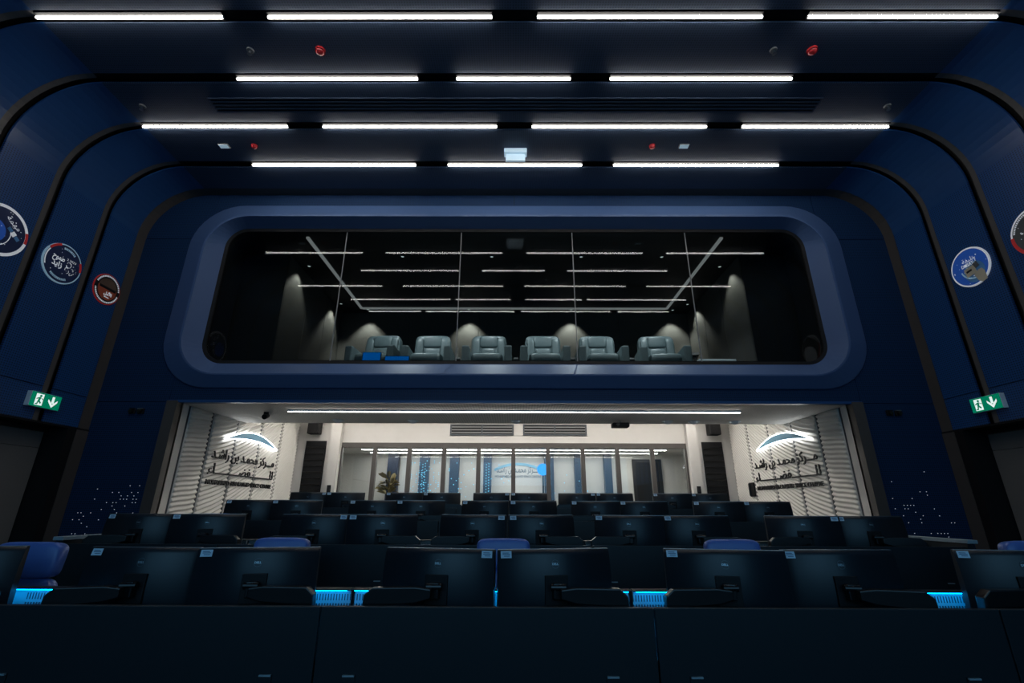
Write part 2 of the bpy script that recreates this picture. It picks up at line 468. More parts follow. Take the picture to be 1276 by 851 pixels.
# ------------------------------------------------------------------ gallery behind the glass
ZG = CZ + 2.55; ZGC = CZ + 5.3; YGB = 12.6
wg = struct('wall_gallery', 'dark walls of the viewing gallery')
B('gallery_floor', 'gallery_dark', -6.1, 6.1, YG + 0.1, YGB, ZG - 0.12, ZG, wg)
B('gallery_ceiling', 'black_matte', -6.1, 6.1, YG + 0.1, YGB, ZGC, ZGC + 0.1, wg)
for k in range(5):
    x0 = -5.0 + 2.0 * k
    B('back_panel', 'gallery_wall', x0 + 0.006, x0 + 1.994, YGB, YGB + 0.05, ZG, ZGC, wg)
for s in (-1, 1):
    for k in range(3):
        a, b = sorted((s * 5.0, s * 5.05)); y0 = 9.3 + 1.1 * k
        B('side_panel', 'gallery_wall', a, b, y0 + 0.006, y0 + 1.094, ZG, ZGC, wg)
    a, b = sorted((s * 5.0, s * 6.05))
    B('return_panel', 'gallery_dark', a, b, 9.25, 9.3, ZG, ZGC, wg)
    a, b = sorted((s * 6.0, s * 6.05))
    B('side_panel', 'gallery_dark', a, b, YG + 0.1, 9.3, ZG, ZGC, wg)
# thin cove line round the gallery ceiling
cv = thing('cove_light', 'thin dim light line running round three sides of the gallery ceiling', 'ceiling light', (0, 12.2, ZGC - 0.02))
for s in (-1, 1):
    MB().box(s * 4.3 - 0.03, s * 4.3 + 0.03, -3.7, 0.0, -0.02, 0.02).build('light_line', 'gallery_cove', cv)
MB().box(-4.27, 4.27, -0.03, 0.03, -0.02, 0.02).build('light_line', 'gallery_cove', cv)
# downlights that wash the gallery walls
def downlight(label, x, y, aim, power):
    t = thing('downlight', label, 'ceiling light', (x, y, ZGC - 0.001), group='gallery downlights')
    MB().ring(0.035, 0.055, -0.02, 0.0, 20).build('trim_ring', 'black_matte', t)
    MB().ring(0.0, 0.034, -0.012, -0.008, 16).build('lens', 'exit_white', t)
    ld = bpy.data.lights.new('downlight_lamp', 'SPOT'); ld.energy = power; ld.spot_size = R(84); ld.spot_blend = 0.6
    ld.color = (1, 0.97, 0.86); ld.shadow_soft_size = 0.03
    lo = bpy.data.objects.new('downlight_lamp', ld); COL.objects.link(lo); lo.parent = t; lo.location = (0, 0, -0.03)
    v = Vector(aim); lo.rotation_euler = v.to_track_quat('-Z', 'Y').to_euler()
GL = 280
downlight('downlight washing the gallery back wall left of the centre seats', -1.28, 12.3, (0, 0.10, -1), GL)
downlight('downlight washing the gallery back wall right of the centre seats', 1.62, 12.3, (0, 0.10, -1), GL)
downlight('downlight washing the left end of the gallery back wall', -4.15, 12.3, (0, 0.10, -1), GL * .8)
downlight('downlight washing the right end of the gallery back wall', 4.5, 12.3, (0, 0.10, -1), GL * .8)
downlight('downlight on the left gallery side wall near the glass', -4.78, 9.75, (-0.10, 0, -1), GL * .35)
downlight('downlight on the right gallery side wall near the glass', 4.78, 9.75, (0.10, 0, -1), GL * .35)
downlight('downlight on the left gallery side wall at the far corner', -4.78, 11.9, (-0.10, 0, -1), GL * .6)
downlight('downlight on the right gallery side wall at the far corner', 4.78, 11.9, (0.10, 0, -1), GL * .6)
# downlights above the seats
for k, x in enumerate((-2.5, -0.5, 1.5, 3.3)):
    nm = ['leftmost', 'second', 'third', 'rightmost'][k]
    t = thing('downlight', '%s of the four downlights above the gallery armchairs' % nm, 'ceiling light', (x, 9.3, ZGC - 0.001), group='gallery downlights')
    MB().ring(0.035, 0.055, -0.02, 0.0, 20).build('trim_ring', 'black_matte', t)
    MB().ring(0.0, 0.034, -0.012, -0.008, 16).build('lens', 'exit_white', t)
    ld = bpy.data.lights.new('downlight_lamp', 'SPOT'); ld.energy = 360; ld.spot_size = R(95); ld.spot_blend = 0.6
    ld.color = (0.9, 0.97, 1); ld.shadow_soft_size = 0.05
    lo = bpy.data.objects.new('downlight_lamp', ld); COL.objects.link(lo); lo.parent = t; lo.location = (0, 0, -0.03)
    lo.rotation_euler = Vector((0, 0.22, -1)).to_track_quat('-Z', 'Y').to_euler()

def make_armchair(label):
    t = thing('armchair', label, 'armchair', group='gallery armchairs')
    MB().box(-0.36, 0.36, -0.32, 0.36, 0.02, 0.28).build('base', 'teal_leather', t, bevel=0.02)
    MB().pad((0, -0.06, 0.39), (0.66, 0.74, 0.22), 0.35).build('seat', 'teal_leather', t, True)
    bk = MB().pad((0, 0.33, 0.74), (0.78, 0.24, 0.78), 0.3, mtx=Matrix.Translation((0, 0.0, 0)) @ Matrix.Rotation(R(-6), 4, 'X')).build('backrest', 'teal_leather', t, True)
    MB().pad((0, 0.26, 0.97), (0.42, 0.16, 0.27), 0.4, mtx=Matrix.Rotation(R(-6), 4, 'X')).build('headrest', 'teal_leather', bk, True)
    MB().pad((0, 0.255, 0.65), (0.34, 0.16, 0.36), 0.4, mtx=Matrix.Rotation(R(-6), 4, 'X')).build('lumbar_pad', 'teal_leather', bk, True)
    for s in (-1, 1):
        MB().pad((s * 0.27, 0.25, 0.72), (0.17, 0.18, 0.66), 0.4, mtx=Matrix.Rotation(R(-6), 4, 'X')).build('wing', 'teal_leather', bk, True)
        MB().box(s * 0.43 - 0.075, s * 0.43 + 0.075, -0.42, 0.3, 0.02, 0.64).build('armrest', 'teal_leather', t, bevel=0.03)
    return t
AY = 9.95
axs = [(-3.06, -4), (-1.88, 0), (-0.58, 0), (0.67, 0), (1.92, 0), (3.27, -4)]
names = ['leftmost gallery armchair, dim and half behind the blue reflection',
         'second gallery armchair from the left, lit grey green leather', 'third gallery armchair from the left, left of the centre line',
         'fourth gallery armchair from the left, right of the centre line', 'fifth gallery armchair from the left, beside the wall light pool',
         'rightmost gallery armchair, turned slightly and dimmer']
proto = None
for i, (x, a) in enumerate(axs):
    o = make_armchair(names[i]) if proto is None else copy_tree(proto)
    proto = proto or o
    o['label'] = names[i]; o.scale = (1.06, 1.06, 1.12); o.location = (x, AY, ZG); o.rotation_euler = (0, 0, R(a))
for i, (x, lb) in enumerate(((-2.47, 'small side table between the two leftmost gallery armchairs'), (-1.23, 'small side table below the left pool of wall light'), (0.045, 'small side table between the two centre gallery armchairs'),
                       (1.295, 'small side table below the right pool of wall light'), (2.595, 'small side table left of the rightmost gallery armchair'))):
    t = thing('side_table', lb, 'side table', (x, AY + 0.1, ZG), group='gallery side tables')
    MB().box(-0.055, 0.055, -0.22, 0.22, 0.50, 0.54).build('table_top', 'grey_plastic', t, bevel=0.006)
    MB().box(-0.05, 0.05, -0.2, 0.2, 0.0, 0.5).build('cabinet', 'gallery_wall', t)
    if i in (1, 3):
        lm = thing('table_stem_ornament', 'thin upright stem ornament on the side table %s' % ('at the left light pool' if i == 1 else 'at the right light pool'), 'ornament', (x - 0.03, AY + 0.1, ZG + 0.541))
        MB().cyl((0, 0, 0), (0, 0, 0.02), 0.05, 0.04).build('foot', 'metal', lm)
        MB().cyl((0, 0, 0.02), (0, 0, 0.26), 0.008).build('stem', 'metal', lm)
        MB().cyl((0.0, 0, 0.26), (0.0, 0, 0.30), 0.012, 0.006).build('tip', 'metal', lm)
# low desk at the right of the gallery
t = thing('gallery_lectern', 'dark angled console at the right end of the gallery', 'console', (4.25, 11.3, ZG), R(-14))
MB().box(-0.28, 0.28, -0.3, 0.3, 0.0, 0.95).build('body', 'gallery_dark', t, bevel=0.01)
MB().box(-0.34, 0.34, -0.36, 0.34, 0.95, 1.02).build('top', 'grey_plastic', t, bevel=0.01)
t = thing('gallery_bench', 'pale low bench at the right of the gallery beside the red panel', 'bench', (4.36, 9.85, ZG), R(0))
MB().box(-0.4, 0.4, -0.22, 0.22, 0.36, 0.46).build('seat', 'pale_plastic', t, bevel=0.02)
MB().box(-0.36, 0.36, -0.18, 0.18, 0, 0.36).build('plinth', 'teal_leather', t, bevel=0.01)
mat('red_panel', (0.14, 0.02, 0.01), 0.6)
t = thing('red_panel', 'dark red upright panel standing at the right gallery wall', 'panel', (4.74, 10.4, ZG), R(0))
MB().box(-0.22, 0.22, -0.03, 0.03, 0.05, 0.66).build('board', 'red_panel', t, bevel=0.005)
MB().box(-0.15, 0.15, -0.12, 0.12, 0.0, 0.05).build('foot', 'black_matte', t)

emitter('blue_reflection', (0.0, 0.1, 0.42), 0.9)  # added glowing panels standing in for blue reflections in the gallery glass
for x0, x1, h, lb in ((-3.08, -2.70, 0.42, 'taller added blue panel imitating a glass reflection before the leftmost gallery armchair'), (-2.62, -2.12, 0.34, 'wider added blue panel imitating a glass reflection left of the second gallery armchair')):
    t = thing('reflection_panel', lb, 'reflection panel', ((x0 + x1) / 2, 9.1, ZG), group='added blue reflection stand-ins in the gallery')
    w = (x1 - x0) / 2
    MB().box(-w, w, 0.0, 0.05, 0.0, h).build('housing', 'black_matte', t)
    MB().box(-w + 0.01, w - 0.01, -0.004, 0.0, 0.1, h - 0.01).build('reflection_face', 'blue_reflection', t)

# ------------------------------------------------------------------ ceiling strip lights
def strip(label, x0, x1, y, grp='hall ceiling strip lights'):
    t = thing('ceiling_strip_light', label, 'ceiling light', ((x0 + x1) / 2, y, ZC), group=grp)
    h = (x1 - x0) / 2
    MB().box(-h, h, -0.055, 0.055, 0.0, 0.06).build('housing', 'black_matte', t)
    MB().box(-h + 0.004, h - 0.004, -0.012, 0.012, -0.031, -0.001).build('diffuser', 'hall_strip', t)
    for s in (-1, 1):
        a, b = sorted((s * h, s * (h + 0.012)))
        MB().box(a, b, -0.014, 0.014, -0.032, 0.0).build('end_cap', 'grey_plastic', t)
G0 = 9   # index of the first groove in view
FOUR = [(-6.16, -3.75), (-3.17, -0.29), (0.29, 3.17), (3.75, 6.16)]
L1 = [(-4.08, -1.42), (-0.85, 0.82), (1.40, 4.06)]
L3 = [(-4.82, -1.81), (-1.22, 1.24), (1.82, 4.84)]
order4 = ['leftmost', 'second from the left', 'third from the left', 'rightmost']
order3 = ['left', 'middle', 'right']
for k, pat, nm in ((0, FOUR, 'nearest row at the top edge'), (1, L1, 'second row from the top'), (2, FOUR, 'third row from the top'), (3, L3, 'lowest row just above the gallery window')):
    for i, (a, b) in enumerate(pat):
        on = (order4 if len(pat) == 4 else order3)[i]
        strip('%s white strip light in the %s' % (on, nm), a, b, GRV[G0 + k])
for k, pat, nm in ((-1, [(-4.96, -1.94), (-1.77, -0.1), (0.34, 2.04), (2.2, 5.2)], 'overhead row just above the picture'),
                   (-2, [(-4.68, -3.0), (-2.86, 0.0), (0.23, 3.1), (3.3, 4.95)], 'overhead row over the front desks')):
    for i, (a, b) in enumerate(pat):
        strip('%s strip light of the %s' % (order4[i], nm), a, b, GRV[G0 + k])

# ceiling slot vent
t = thing('slot_vent', 'long black slotted air vent across the ceiling', 'air vent', (0, 5.72, ZC), group=None)
MB().box(-4.72, 4.72, -0.14, 0.14, -0.004, 0.02).build('bed', 'black_matte', t)
for k in range(5):
    y = -0.13 + 0.065 * k
    MB().box(-4.74, 4.74, y - 0.012, y + 0.012, -0.014, -0.003).build('slat', 'ceiling_perforated', t)

# detectors, sprinklers, beacons
def sprinkler(label, x, y):
    t = thing('sprinkler', label, 'sprinkler', (x, y, ZC), group='ceiling sprinklers')
    MB().cyl((0, 0, 0), (0, 0, -0.02), 0.05, 0.045).build('rosette', 'grey_plastic', t)
    MB().cyl((0, 0, -0.02), (0, 0, -0.07), 0.014, 0.01).build('body', 'metal', t)
    MB().cyl((0, 0, -0.07), (0, 0, -0.076), 0.03, 0.03).build('deflector', 'metal', t)
sprinkler('small grey sprinkler head left of the left red ceiling beacon', -3.65, 4.78)
sprinkler('small grey sprinkler head left of the right red ceiling beacon', 3.56, 4.78)
sprinkler('small grey sprinkler head at the left rounded corner of the ceiling', -5.86, 5.74)
sprinkler('small grey sprinkler head at the right rounded corner of the ceiling', 5.84, 5.74)
def beacon(label, x, y, r):
    t = thing('ceiling_beacon', label, 'beacon', (x, y, ZC), group='red ceiling beacons')
    MB().cyl((0, 0, 0), (0, 0, -0.025), r, r * 0.95, 20).build('base', 'red_glass', t)
    MB().pad((0, 0, -0.03), (r * 1.6, r * 1.6, r * 1.1), 1.0).build('dome', 'red_glass', t, True)
    MB().ring(r * 0.7, r * 0.98, -0.032, -0.024, 20).build('ring', 'red_glass', t)
beacon('larger red ceiling beacon between the two front light rows, left side', -2.68, 4.78, 0.07)
beacon('larger red ceiling beacon between the two front light rows, right side', 4.09, 4.78, 0.07)
beacon('small red ceiling beacon above the left of the gallery window', -4.54, 6.6, 0.055)
beacon('small red ceiling beacon above the right of the gallery window', 2.4, 6.6, 0.055)
mat('pale_lens', (0.6, 0.75, 0.85), 0.3, emit=(0.5, 0.7, 0.85), estr=0.35)
for x, nm in ((-5.07, 'left'), (2.95, 'right')):
    t = thing('ceiling_sensor', 'small pale square sensor on the ceiling, %s of the hanging sign' % nm, 'sensor', (x, 6.6, ZC), group='pale ceiling sensors')
    MB().box(-0.085, 0.085, -0.05, 0.05, -0.02, 0).build('housing', 'grey_plastic', t, bevel=0.004)
    MB().box(-0.075, 0.075, -0.04, 0.04, -0.026, -0.02).build('lens', 'pale_lens', t)
t = thing('hanging_sign', 'pale blue lit sign hanging from the middle of the ceiling', 'sign', (0.02, 6.72, ZC))
MB().box(-0.2, 0.2, -0.07, 0.07, -0.09, 0.0).build('mount', 'pale_lens', t, bevel=0.01)
MB().box(-0.17, 0.17, -0.02, 0.02, -0.23, -0.09).build('sign_plate', 'pale_lens', t, bevel=0.006)

# ------------------------------------------------------------------ mission patches on the side walls
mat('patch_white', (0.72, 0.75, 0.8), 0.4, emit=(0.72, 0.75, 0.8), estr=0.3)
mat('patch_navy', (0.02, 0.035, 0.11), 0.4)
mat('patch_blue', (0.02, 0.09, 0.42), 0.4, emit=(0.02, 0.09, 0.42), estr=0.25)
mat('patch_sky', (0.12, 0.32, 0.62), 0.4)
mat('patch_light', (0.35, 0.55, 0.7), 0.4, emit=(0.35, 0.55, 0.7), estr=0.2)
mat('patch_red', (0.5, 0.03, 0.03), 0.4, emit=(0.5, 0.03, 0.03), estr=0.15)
mat('patch_orange', (0.42, 0.085, 0.04), 0.4)
mat('patch_brown', (0.13, 0.08, 0.055), 0.4)
mat('patch_black', (0.01, 0.01, 0.012), 0.4)
mat('patch_grey', (0.09, 0.095, 0.1), 0.4)
mat('patch_beige', (0.6, 0.52, 0.38), 0.4)
def disc(name, r, z0, z1, material, parent, n=44): return MB().prism([(r * math.cos(2 * math.pi * i / n), r * math.sin(2 * math.pi * i / n)) for i in range(n)], z0, z1).build(name, material, parent)
def clip_poly(pts, r):
    out = []
    for x, y in pts:
        d = math.hypot(x, y); k = r / d if d > r else 1
        out.append((x * k, y * k))
    return out
def patch(label, frame, x, y, z, r):
    t = thing('mission_patch', label, 'emblem', (x, y, z), frame, group='round emblems on the side walls')
    return t
def stars(parent, r, n, size, z, seed, material='patch_white', hole=0):
    rng = random.Random(seed); mb = MB()
    for _ in range(n):
        a = rng.random() * 6.283; d = hole + (r - hole) * math.sqrt(rng.random()); s = size * (0.5 + rng.random())
        mb.box(d * math.cos(a) - s, d * math.cos(a) + s, d * math.sin(a) - s, d * math.sin(a) + s, z, z + 0.002)
    return tag(mb.build('stars', material, parent), kind='stuff')
def ring_ticks(parent, r0, r1, z, spans, material):
    mb = MB()
    for a0, a1, n in spans:
        for k in range(n):
            a = a0 + (a1 - a0) * k / n
            mb.ring(r0, r1, z, z + 0.002, 2, a, a + (a1 - a0) / n * 0.62)
    return tag(mb.build('ring_lettering', material, parent), kind='stuff')
def satellite(parent, cx, cy, s, a, z, body='patch_white', wing='patch_sky'):
    m = Matrix.Translation((cx, cy, 0)) @ Matrix.Rotation(R(a), 4, 'Z')
    MB().box(-0.35 * s, 0.35 * s, -0.4 * s, 0.4 * s, z, z + 0.004, m).build('satellite_body', body, parent)
    w = MB()
    for q in (-1, 1): w.box(*sorted((q * 0.45 * s, q * 1.25 * s)), -0.3 * s, 0.3 * s, z, z + 0.003, m)
    w.build('satellite_wings', wing, parent)
PZ = CZ + 3.62
XW = HW - 0.002
# left, nearest: white rim, globe and satellite
t = patch('white rimmed navy round emblem with a satellite, cut by the left picture edge', FR_LEFT, -XW, 5.66, PZ + 0.02, 0.36)
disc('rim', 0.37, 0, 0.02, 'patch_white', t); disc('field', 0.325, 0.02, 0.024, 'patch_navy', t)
MB().prism([(-0.1 + 0.17 * math.cos(R(a)), -0.05 + 0.17 * math.sin(R(a))) for a in range(0, 360, 12)], 0.024, 0.027).build('globe', 'patch_blue', t)
MB().ring(0.21, 0.22, 0.024, 0.027, 24, -70, 40, Matrix.Translation((-0.08, -0.04, 0))).build('orbit', 'patch_white', t)
satellite(t, 0.16, 0.02, 0.085, -35, 0.026)
lettering('lettering', ar([0xFEE3, 0xFEEC, 0xFEE4, 0xFE94]), 0.11, 'patch_white', t, (0.12, 0.17, 0.026), 0.001, 0.22, rotz=R(-28))
MB().ring(0.33, 0.368, 0.02, 0.023, 10, -5, 22).build('red_arc', 'patch_red', t)
stars(t, 0.3, 16, 0.005, 0.025, 3)
# left, middle: pale rim, Arabic writing
t = patch('pale rimmed navy round emblem with white Arabic writing, middle of the left wall', FR_LEFT, -XW, 6.62, PZ + 0.005, 0.32)
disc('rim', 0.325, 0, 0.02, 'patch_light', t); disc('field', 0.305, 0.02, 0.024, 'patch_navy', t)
lettering('lettering', AR_AMBITION, 0.12, 'patch_white', t, (-0.09, 0.07, 0.026), 0.001, 0.2, bold=0.003)
lettering('lettering', AR_NAME, 0.12, 'patch_white', t, (-0.09, -0.04, 0.026), 0.001, 0.17, bold=0.003)
fig = MB()
for k in range(9):
    a = 40 * k; fig.ring(0.022 + 0.008 * (k % 3), 0.028 + 0.008 * (k % 3), 0.024, 0.027, 6, a, a + 130, Matrix.Translation((0.12 + 0.05 * math.cos(k * 2.1), -0.04 + 0.075 * math.sin(k * 1.7), 0)))
fig.build('line_drawing', 'patch_white', t)
lettering('lettering', '2 2023', 0.05, 'patch_white', t, (0.12, 0.1, 0.026), 0.001, 0.16)
MB().ring(0.285, 0.322, 0.02, 0.026, 12, 112, 150).build('red_arc', 'patch_red', t)
MB().ring(0.285, 0.322, 0.02, 0.026, 12, 0, 28).build('red_arc', 'patch_red', t)
MB().ring(0.283, 0.3, 0.024, 0.026, 16, 152, 205).build('white_arc', 'patch_white', t)
ring_ticks(t, 0.235, 0.27, 0.024, ((55, 105, 9), (235, 300, 14)), 'patch_light')
stars(t, 0.26, 22, 0.004, 0.025, 5)
# left, far: red rim, planet
t = patch('red rimmed round emblem with an orange planet, nearest the back corner of the left wall', FR_LEFT, -XW, 7.5, PZ - 0.02, 0.27)
disc('rim', 0.275, 0, 0.014, 'patch_red', t); disc('band', 0.262, 0.014, 0.02, 'patch_black', t)
ring_ticks(t, 0.222, 0.25, 0.02, ((10, 165, 26), (190, 350, 26)), 'patch_white')
MB().prism([(0.195 * math.cos(R(a)), 0.195 * math.sin(R(a))) for a in range(-10, 191, 8)], 0.02, 0.023).build('sky', 'patch_brown', t)
MB().prism([(0.195 * math.cos(R(a)), 0.195 * math.sin(R(a))) for a in range(170, 371, 8)], 0.02, 0.024).build('planet', 'patch_orange', t)
MB().box(-0.17, 0.17, -0.005, 0.04, 0.024, 0.027).build('probe', 'patch_black', t)
lettering('lettering', ar([0xFE8D, 0xFEF7, 0xFEE3, 0xFEDE]), 0.08, 'patch_white', t, (0.03, -0.08, 0.026), 0.001, 0.16, bold=0.003)
MB().box(-0.03, 0.07, -0.15, -0.135, 0.024, 0.027).build('underline', 'patch_white', t)
# right, middle: blue field and satellite
t = patch('white rimmed bright blue round emblem with a satellite on the right wall', FR_RIGHT, XW, 6.62, PZ - 0.03, 0.31)
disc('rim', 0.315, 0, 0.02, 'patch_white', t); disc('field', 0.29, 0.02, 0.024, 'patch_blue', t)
disc('glow_field', 0.17, 0.024, 0.0245, 'patch_sky', t).location = (0.05, -0.1, 0)
lettering('lettering', ar([0xFEA7, 0xFEE0, 0xFEF4, 0xFED4, 0xFE94]), 0.1, 'patch_white', t, (0.02, 0.12, 0.026), 0.001, 0.22)
lettering('lettering', 'DMSAT-1', 0.075, 'patch_white', t, (0.0, 0.045, 0.026), 0.001, 0.24, bold=0.002)
MB().box(-0.1, 0.07, -0.14, 0.0, 0.025, 0.03, Matrix.Rotation(R(8), 4, 'Z')).build('satellite_body', 'patch_beige', t)
MB().box(-0.075, 0.015, -0.075, -0.045, 0.03, 0.033, Matrix.Rotation(R(8), 4, 'Z')).build('satellite_slot', 'patch_black', t)
MB().box(0.06, 0.13, -0.09, 0.0, 0.025, 0.032, Matrix.Rotation(R(20), 4, 'Z')).build('satellite_panel', 'patch_grey', t)
MB().prism([(0.03, -0.15), (0.12, -0.1), (0.17, -0.1), (0.2, -0.16), (0.2, -0.29), (0.12, -0.31), (0.07, -0.27)], 0.021, 0.028).build('swoosh', 'patch_beige', t)
MB().ring(0.19, 0.21, 0.025, 0.027, 16, 190, 300, Matrix.Translation((0.05, 0.0, 0))).build('orbit', 'patch_light', t)
stars(t, 0.27, 26, 0.006, 0.025, 9)
# right, nearest: moon
t = patch('dark round emblem with a white moon, cut by the right picture edge', FR_RIGHT, XW, 5.6, PZ + 0.0, 0.34)
disc('rim', 0.345, 0, 0.02, 'patch_white', t); disc('field', 0.318, 0.02, 0.024, 'patch_grey', t)
MB().prism(clip_poly([(0.08 + 0.26 * math.cos(R(a)), -0.17 + 0.26 * math.sin(R(a))) for a in range(0, 360, 8)], 0.316), 0.024, 0.027).build('moon', 'patch_white', t)
for cx, cy, r in ((-0.02, -0.2, 0.035), (0.08, -0.1, 0.025), (0.15, -0.2, 0.05)):
    MB().prism([(cx + r * math.cos(R(a)), cy + r * 0.8 * math.sin(R(a))) for a in range(0, 360, 24)], 0.027, 0.028).build('crater', 'patch_light', t)
MB().ring(0.3, 0.346, 0.02, 0.026, 14, 172, 232).build('red_arc', 'patch_red', t)
ring_ticks(t, 0.28, 0.305, 0.024, ((95, 165, 14),), 'patch_white')
stars(t, 0.27, 16, 0.006, 0.025, 11)

# ------------------------------------------------------------------ exit signs on the side walls
def exit_sign(label, frame, x, y, z):
    t = thing('exit_sign', label, 'exit sign', (x, y, z), frame, group='green exit signs')
    MB().box(-0.24, 0.24, -0.11, 0.11, 0.0, 0.075).build('housing', 'pale_plastic', t, bevel=0.004)
    p = MB().box(-0.235, 0.235, -0.105, 0.105, 0.075, 0.08).build('face', 'exit_green', t)
    # running figure in a doorway
    MB().box(-0.17, -0.05, -0.085, 0.085, 0.081, 0.083).build('doorway', 'exit_white', p)
    m = MB()
    m.prism([(-0.1 + 0.018 * math.cos(R(a)), 0.055 + 0.018 * math.sin(R(a))) for a in range(0, 360, 30)], 0.083, 0.085)
    for pts in ([(-0.125, 0.035), (-0.09, 0.035), (-0.1, -0.02), (-0.13, -0.02)], [(-0.128, -0.02), (-0.1, -0.015), (-0.07, -0.045), (-0.085, -0.06)],
                [(-0.13, -0.02), (-0.11, -0.02), (-0.125, -0.075), (-0.16, -0.075), (-0.16, -0.062), (-0.14, -0.06)],
                [(-0.09, 0.03), (-0.085, 0.02), (-0.055, 0.0), (-0.05, 0.012)], [(-0.125, 0.033), (-0.12, 0.018), (-0.155, 0.0), (-0.16, 0.012)]):
        m.prism(pts, 0.083, 0.085)
    m.build('running_figure', 'exit_green', p)
    m = MB(); m.box(0.085, 0.125, -0.02, 0.08, 0.081, 0.083)
    m.prism([(0.105, -0.085), (0.18, 0.0), (0.18, 0.035), (0.105, -0.035), (0.03, 0.035), (0.03, 0.0)], 0.081, 0.083)
    m.build('down_arrow', 'exit_white', p)
ZE = CZ + 1.5
exit_sign('green exit sign with running figure and down arrow on the left wall', FR_LEFT, -HW + 0.0, 7.03, ZE)
exit_sign('green exit sign with running figure and down arrow on the right wall', FR_RIGHT, HW - 0.0, 7.03, ZE)

# paired wall cameras beside the opening
for s, nm in ((-1, 'left'), (1, 'right')):
    for k, dx in enumerate((0.0, 0.145)):
        x = s * 6.47 + dx - 0.07
        t = thing('wall_camera', '%s of the two small black cameras on the navy wall, %s of the opening' % (('left one', 'right one')[k], nm), 'camera', (x, YB - 0.001, CZ + 1.53), FR_BACK, group='small wall cameras')
        MB().box(-0.05, 0.05, -0.045, 0.045, 0, 0.03).build('base', 'black_matte', t, bevel=0.006)
        MB().cyl((0, 0, 0.03), (0, -0.01, 0.075), 0.036, 0.03).build('lens', 'black_gloss', t)
        MB().box(-0.045, 0.045, 0.036, 0.048, 0.0, 0.05).build('hood', 'metal' if k else 'black_gloss', t)

# ------------------------------------------------------------------ the white room behind the opening
YR = 12.8; ZU = CZ + 2.35; YE = 10.1
ww = struct('wall_white_room', 'white walls of the room behind the opening')
wc = struct('ceiling_white_room', 'white perforated ceiling of the room behind the opening')
B('ceiling_board', 'white_ceiling', -5.95, 5.95, YB + 0.1, YE, ZO - 0.025, ZO + 0.03, wc)
B('ceiling_fascia', 'white_plaster', -5.95, 5.95, YE, YE + 0.03, ZO - 0.025, ZU, wc)
B('ceiling_board', 'white_plaster', -5.95, 5.95, YE, YR + 0.1, ZU, ZU + 0.05, wc)
# side walls: relief panels with carved wave ridges, slate joints between
PY = [8.32, 9.02, 9.9, 10.85, 11.8, 12.78]
def wave(y): 
    q = y - 8.0
    return 0.10 * q * q + 0.012 * math.sin(y * 9.0) * max(0, 1 - (q / 2.2)) 
for s in (-1, 1):
    a, b = sorted((s * 5.80, s * 5.95))
    B('wall_end', 'white_plaster', a, b, YB + 0.1, 8.3, ROWZ[3], ZO - 0.025, ww)
    B('wall_core', 'joint_slate', *sorted((s * 5.815, s * 5.95)), 8.3, YR, ROWZ[3], ZU, ww)
    for k in range(5):
        y0, y1 = PY[k] + 0.045, PY[k + 1] - 0.045
        ztop = ZO - 0.03 if y1 < YE else ZU - 0.01
        zb = ROWZ[3] + 0.3
        nz, ny = int((ztop - zb) / 0.0125), (22, 34, 56, 70, 84)[k]
        vs, fs = [], []
        for j in range(nz + 1):
            z = zb + (ztop - zb) * j / nz
            for i in range(ny + 1):
                y = y0 + (y1 - y0) * i / ny
                ph = (z - wave(y)) / 0.083
                vs.append((s * (5.80 - 0.034 * (0.5 + 0.5 * math.sin(2 * math.pi * ph))), y, z))
        W = ny + 1
        for j in range(nz):
            for i in range(ny): fs.append((j * W + i, j * W + i + 1, (j + 1) * W + i + 1, (j + 1) * W + i))
        n0 = len(vs)
        vs += [(s * 5.84, y0, zb), (s * 5.84, y1, zb), (s * 5.84, y1, ztop), (s * 5.84, y0, ztop)]
        fs += [tuple(range(0, W)) + (n0 + 1, n0), tuple(range(nz * W, (nz + 1) * W)) + (n0 + 2, n0 + 3),
               tuple(j * W for j in range(nz + 1)) + (n0 + 3, n0), tuple(j * W + ny for j in range(nz + 1)) + (n0 + 2, n0 + 1)]
        MB().add(vs, fs).build('relief_panel', 'white_relief', ww, smooth=True)
# back wall: pier, header, dark slatted doors
ZGL = CZ + 1.60
B('wall_face', 'white_plaster', -5.95, 5.95, YR, YR + 0.12, ZGL + 0.02, ZU, ww)
for s in (-1, 1):
    a, b = sorted((s * 4.66, s * 5.95))
    B('wall_face', 'white_plaster', a, b, YR, YR + 0.12, ROWZ[3], ZGL + 0.02, ww)
    a, b = sorted((s * 4.60, s * 4.86))
    B('wall_pier', 'white_plaster', a, b, YR - 0.18, YR, ROWZ[3], ZU, ww)
for s, n in ((-1, 3), (1, 4)):
    d = struct('door_%d' % n, 'narrow black slatted door %s of the glass partition' % ('left' if s < 0 else 'right'))
    a, b = sorted((s * 5.02, s * 5.56))
    B('door_leaf', 'black_matte', a, b, YR - 0.03, YR, ROWZ[3] + 0.02, CZ + 1.66, d)
    for k in range(16):
        z = ROWZ[3] + 0.1 + 0.158 * k
        MB().box(a + 0.02, b - 0.02, -0.012, 0.012, -0.02, 0.02, Matrix.Translation((0, YR - 0.045, z)) @ Matrix.Rotation(R(25), 4, 'X')).build('slat', 'black_gloss', d)
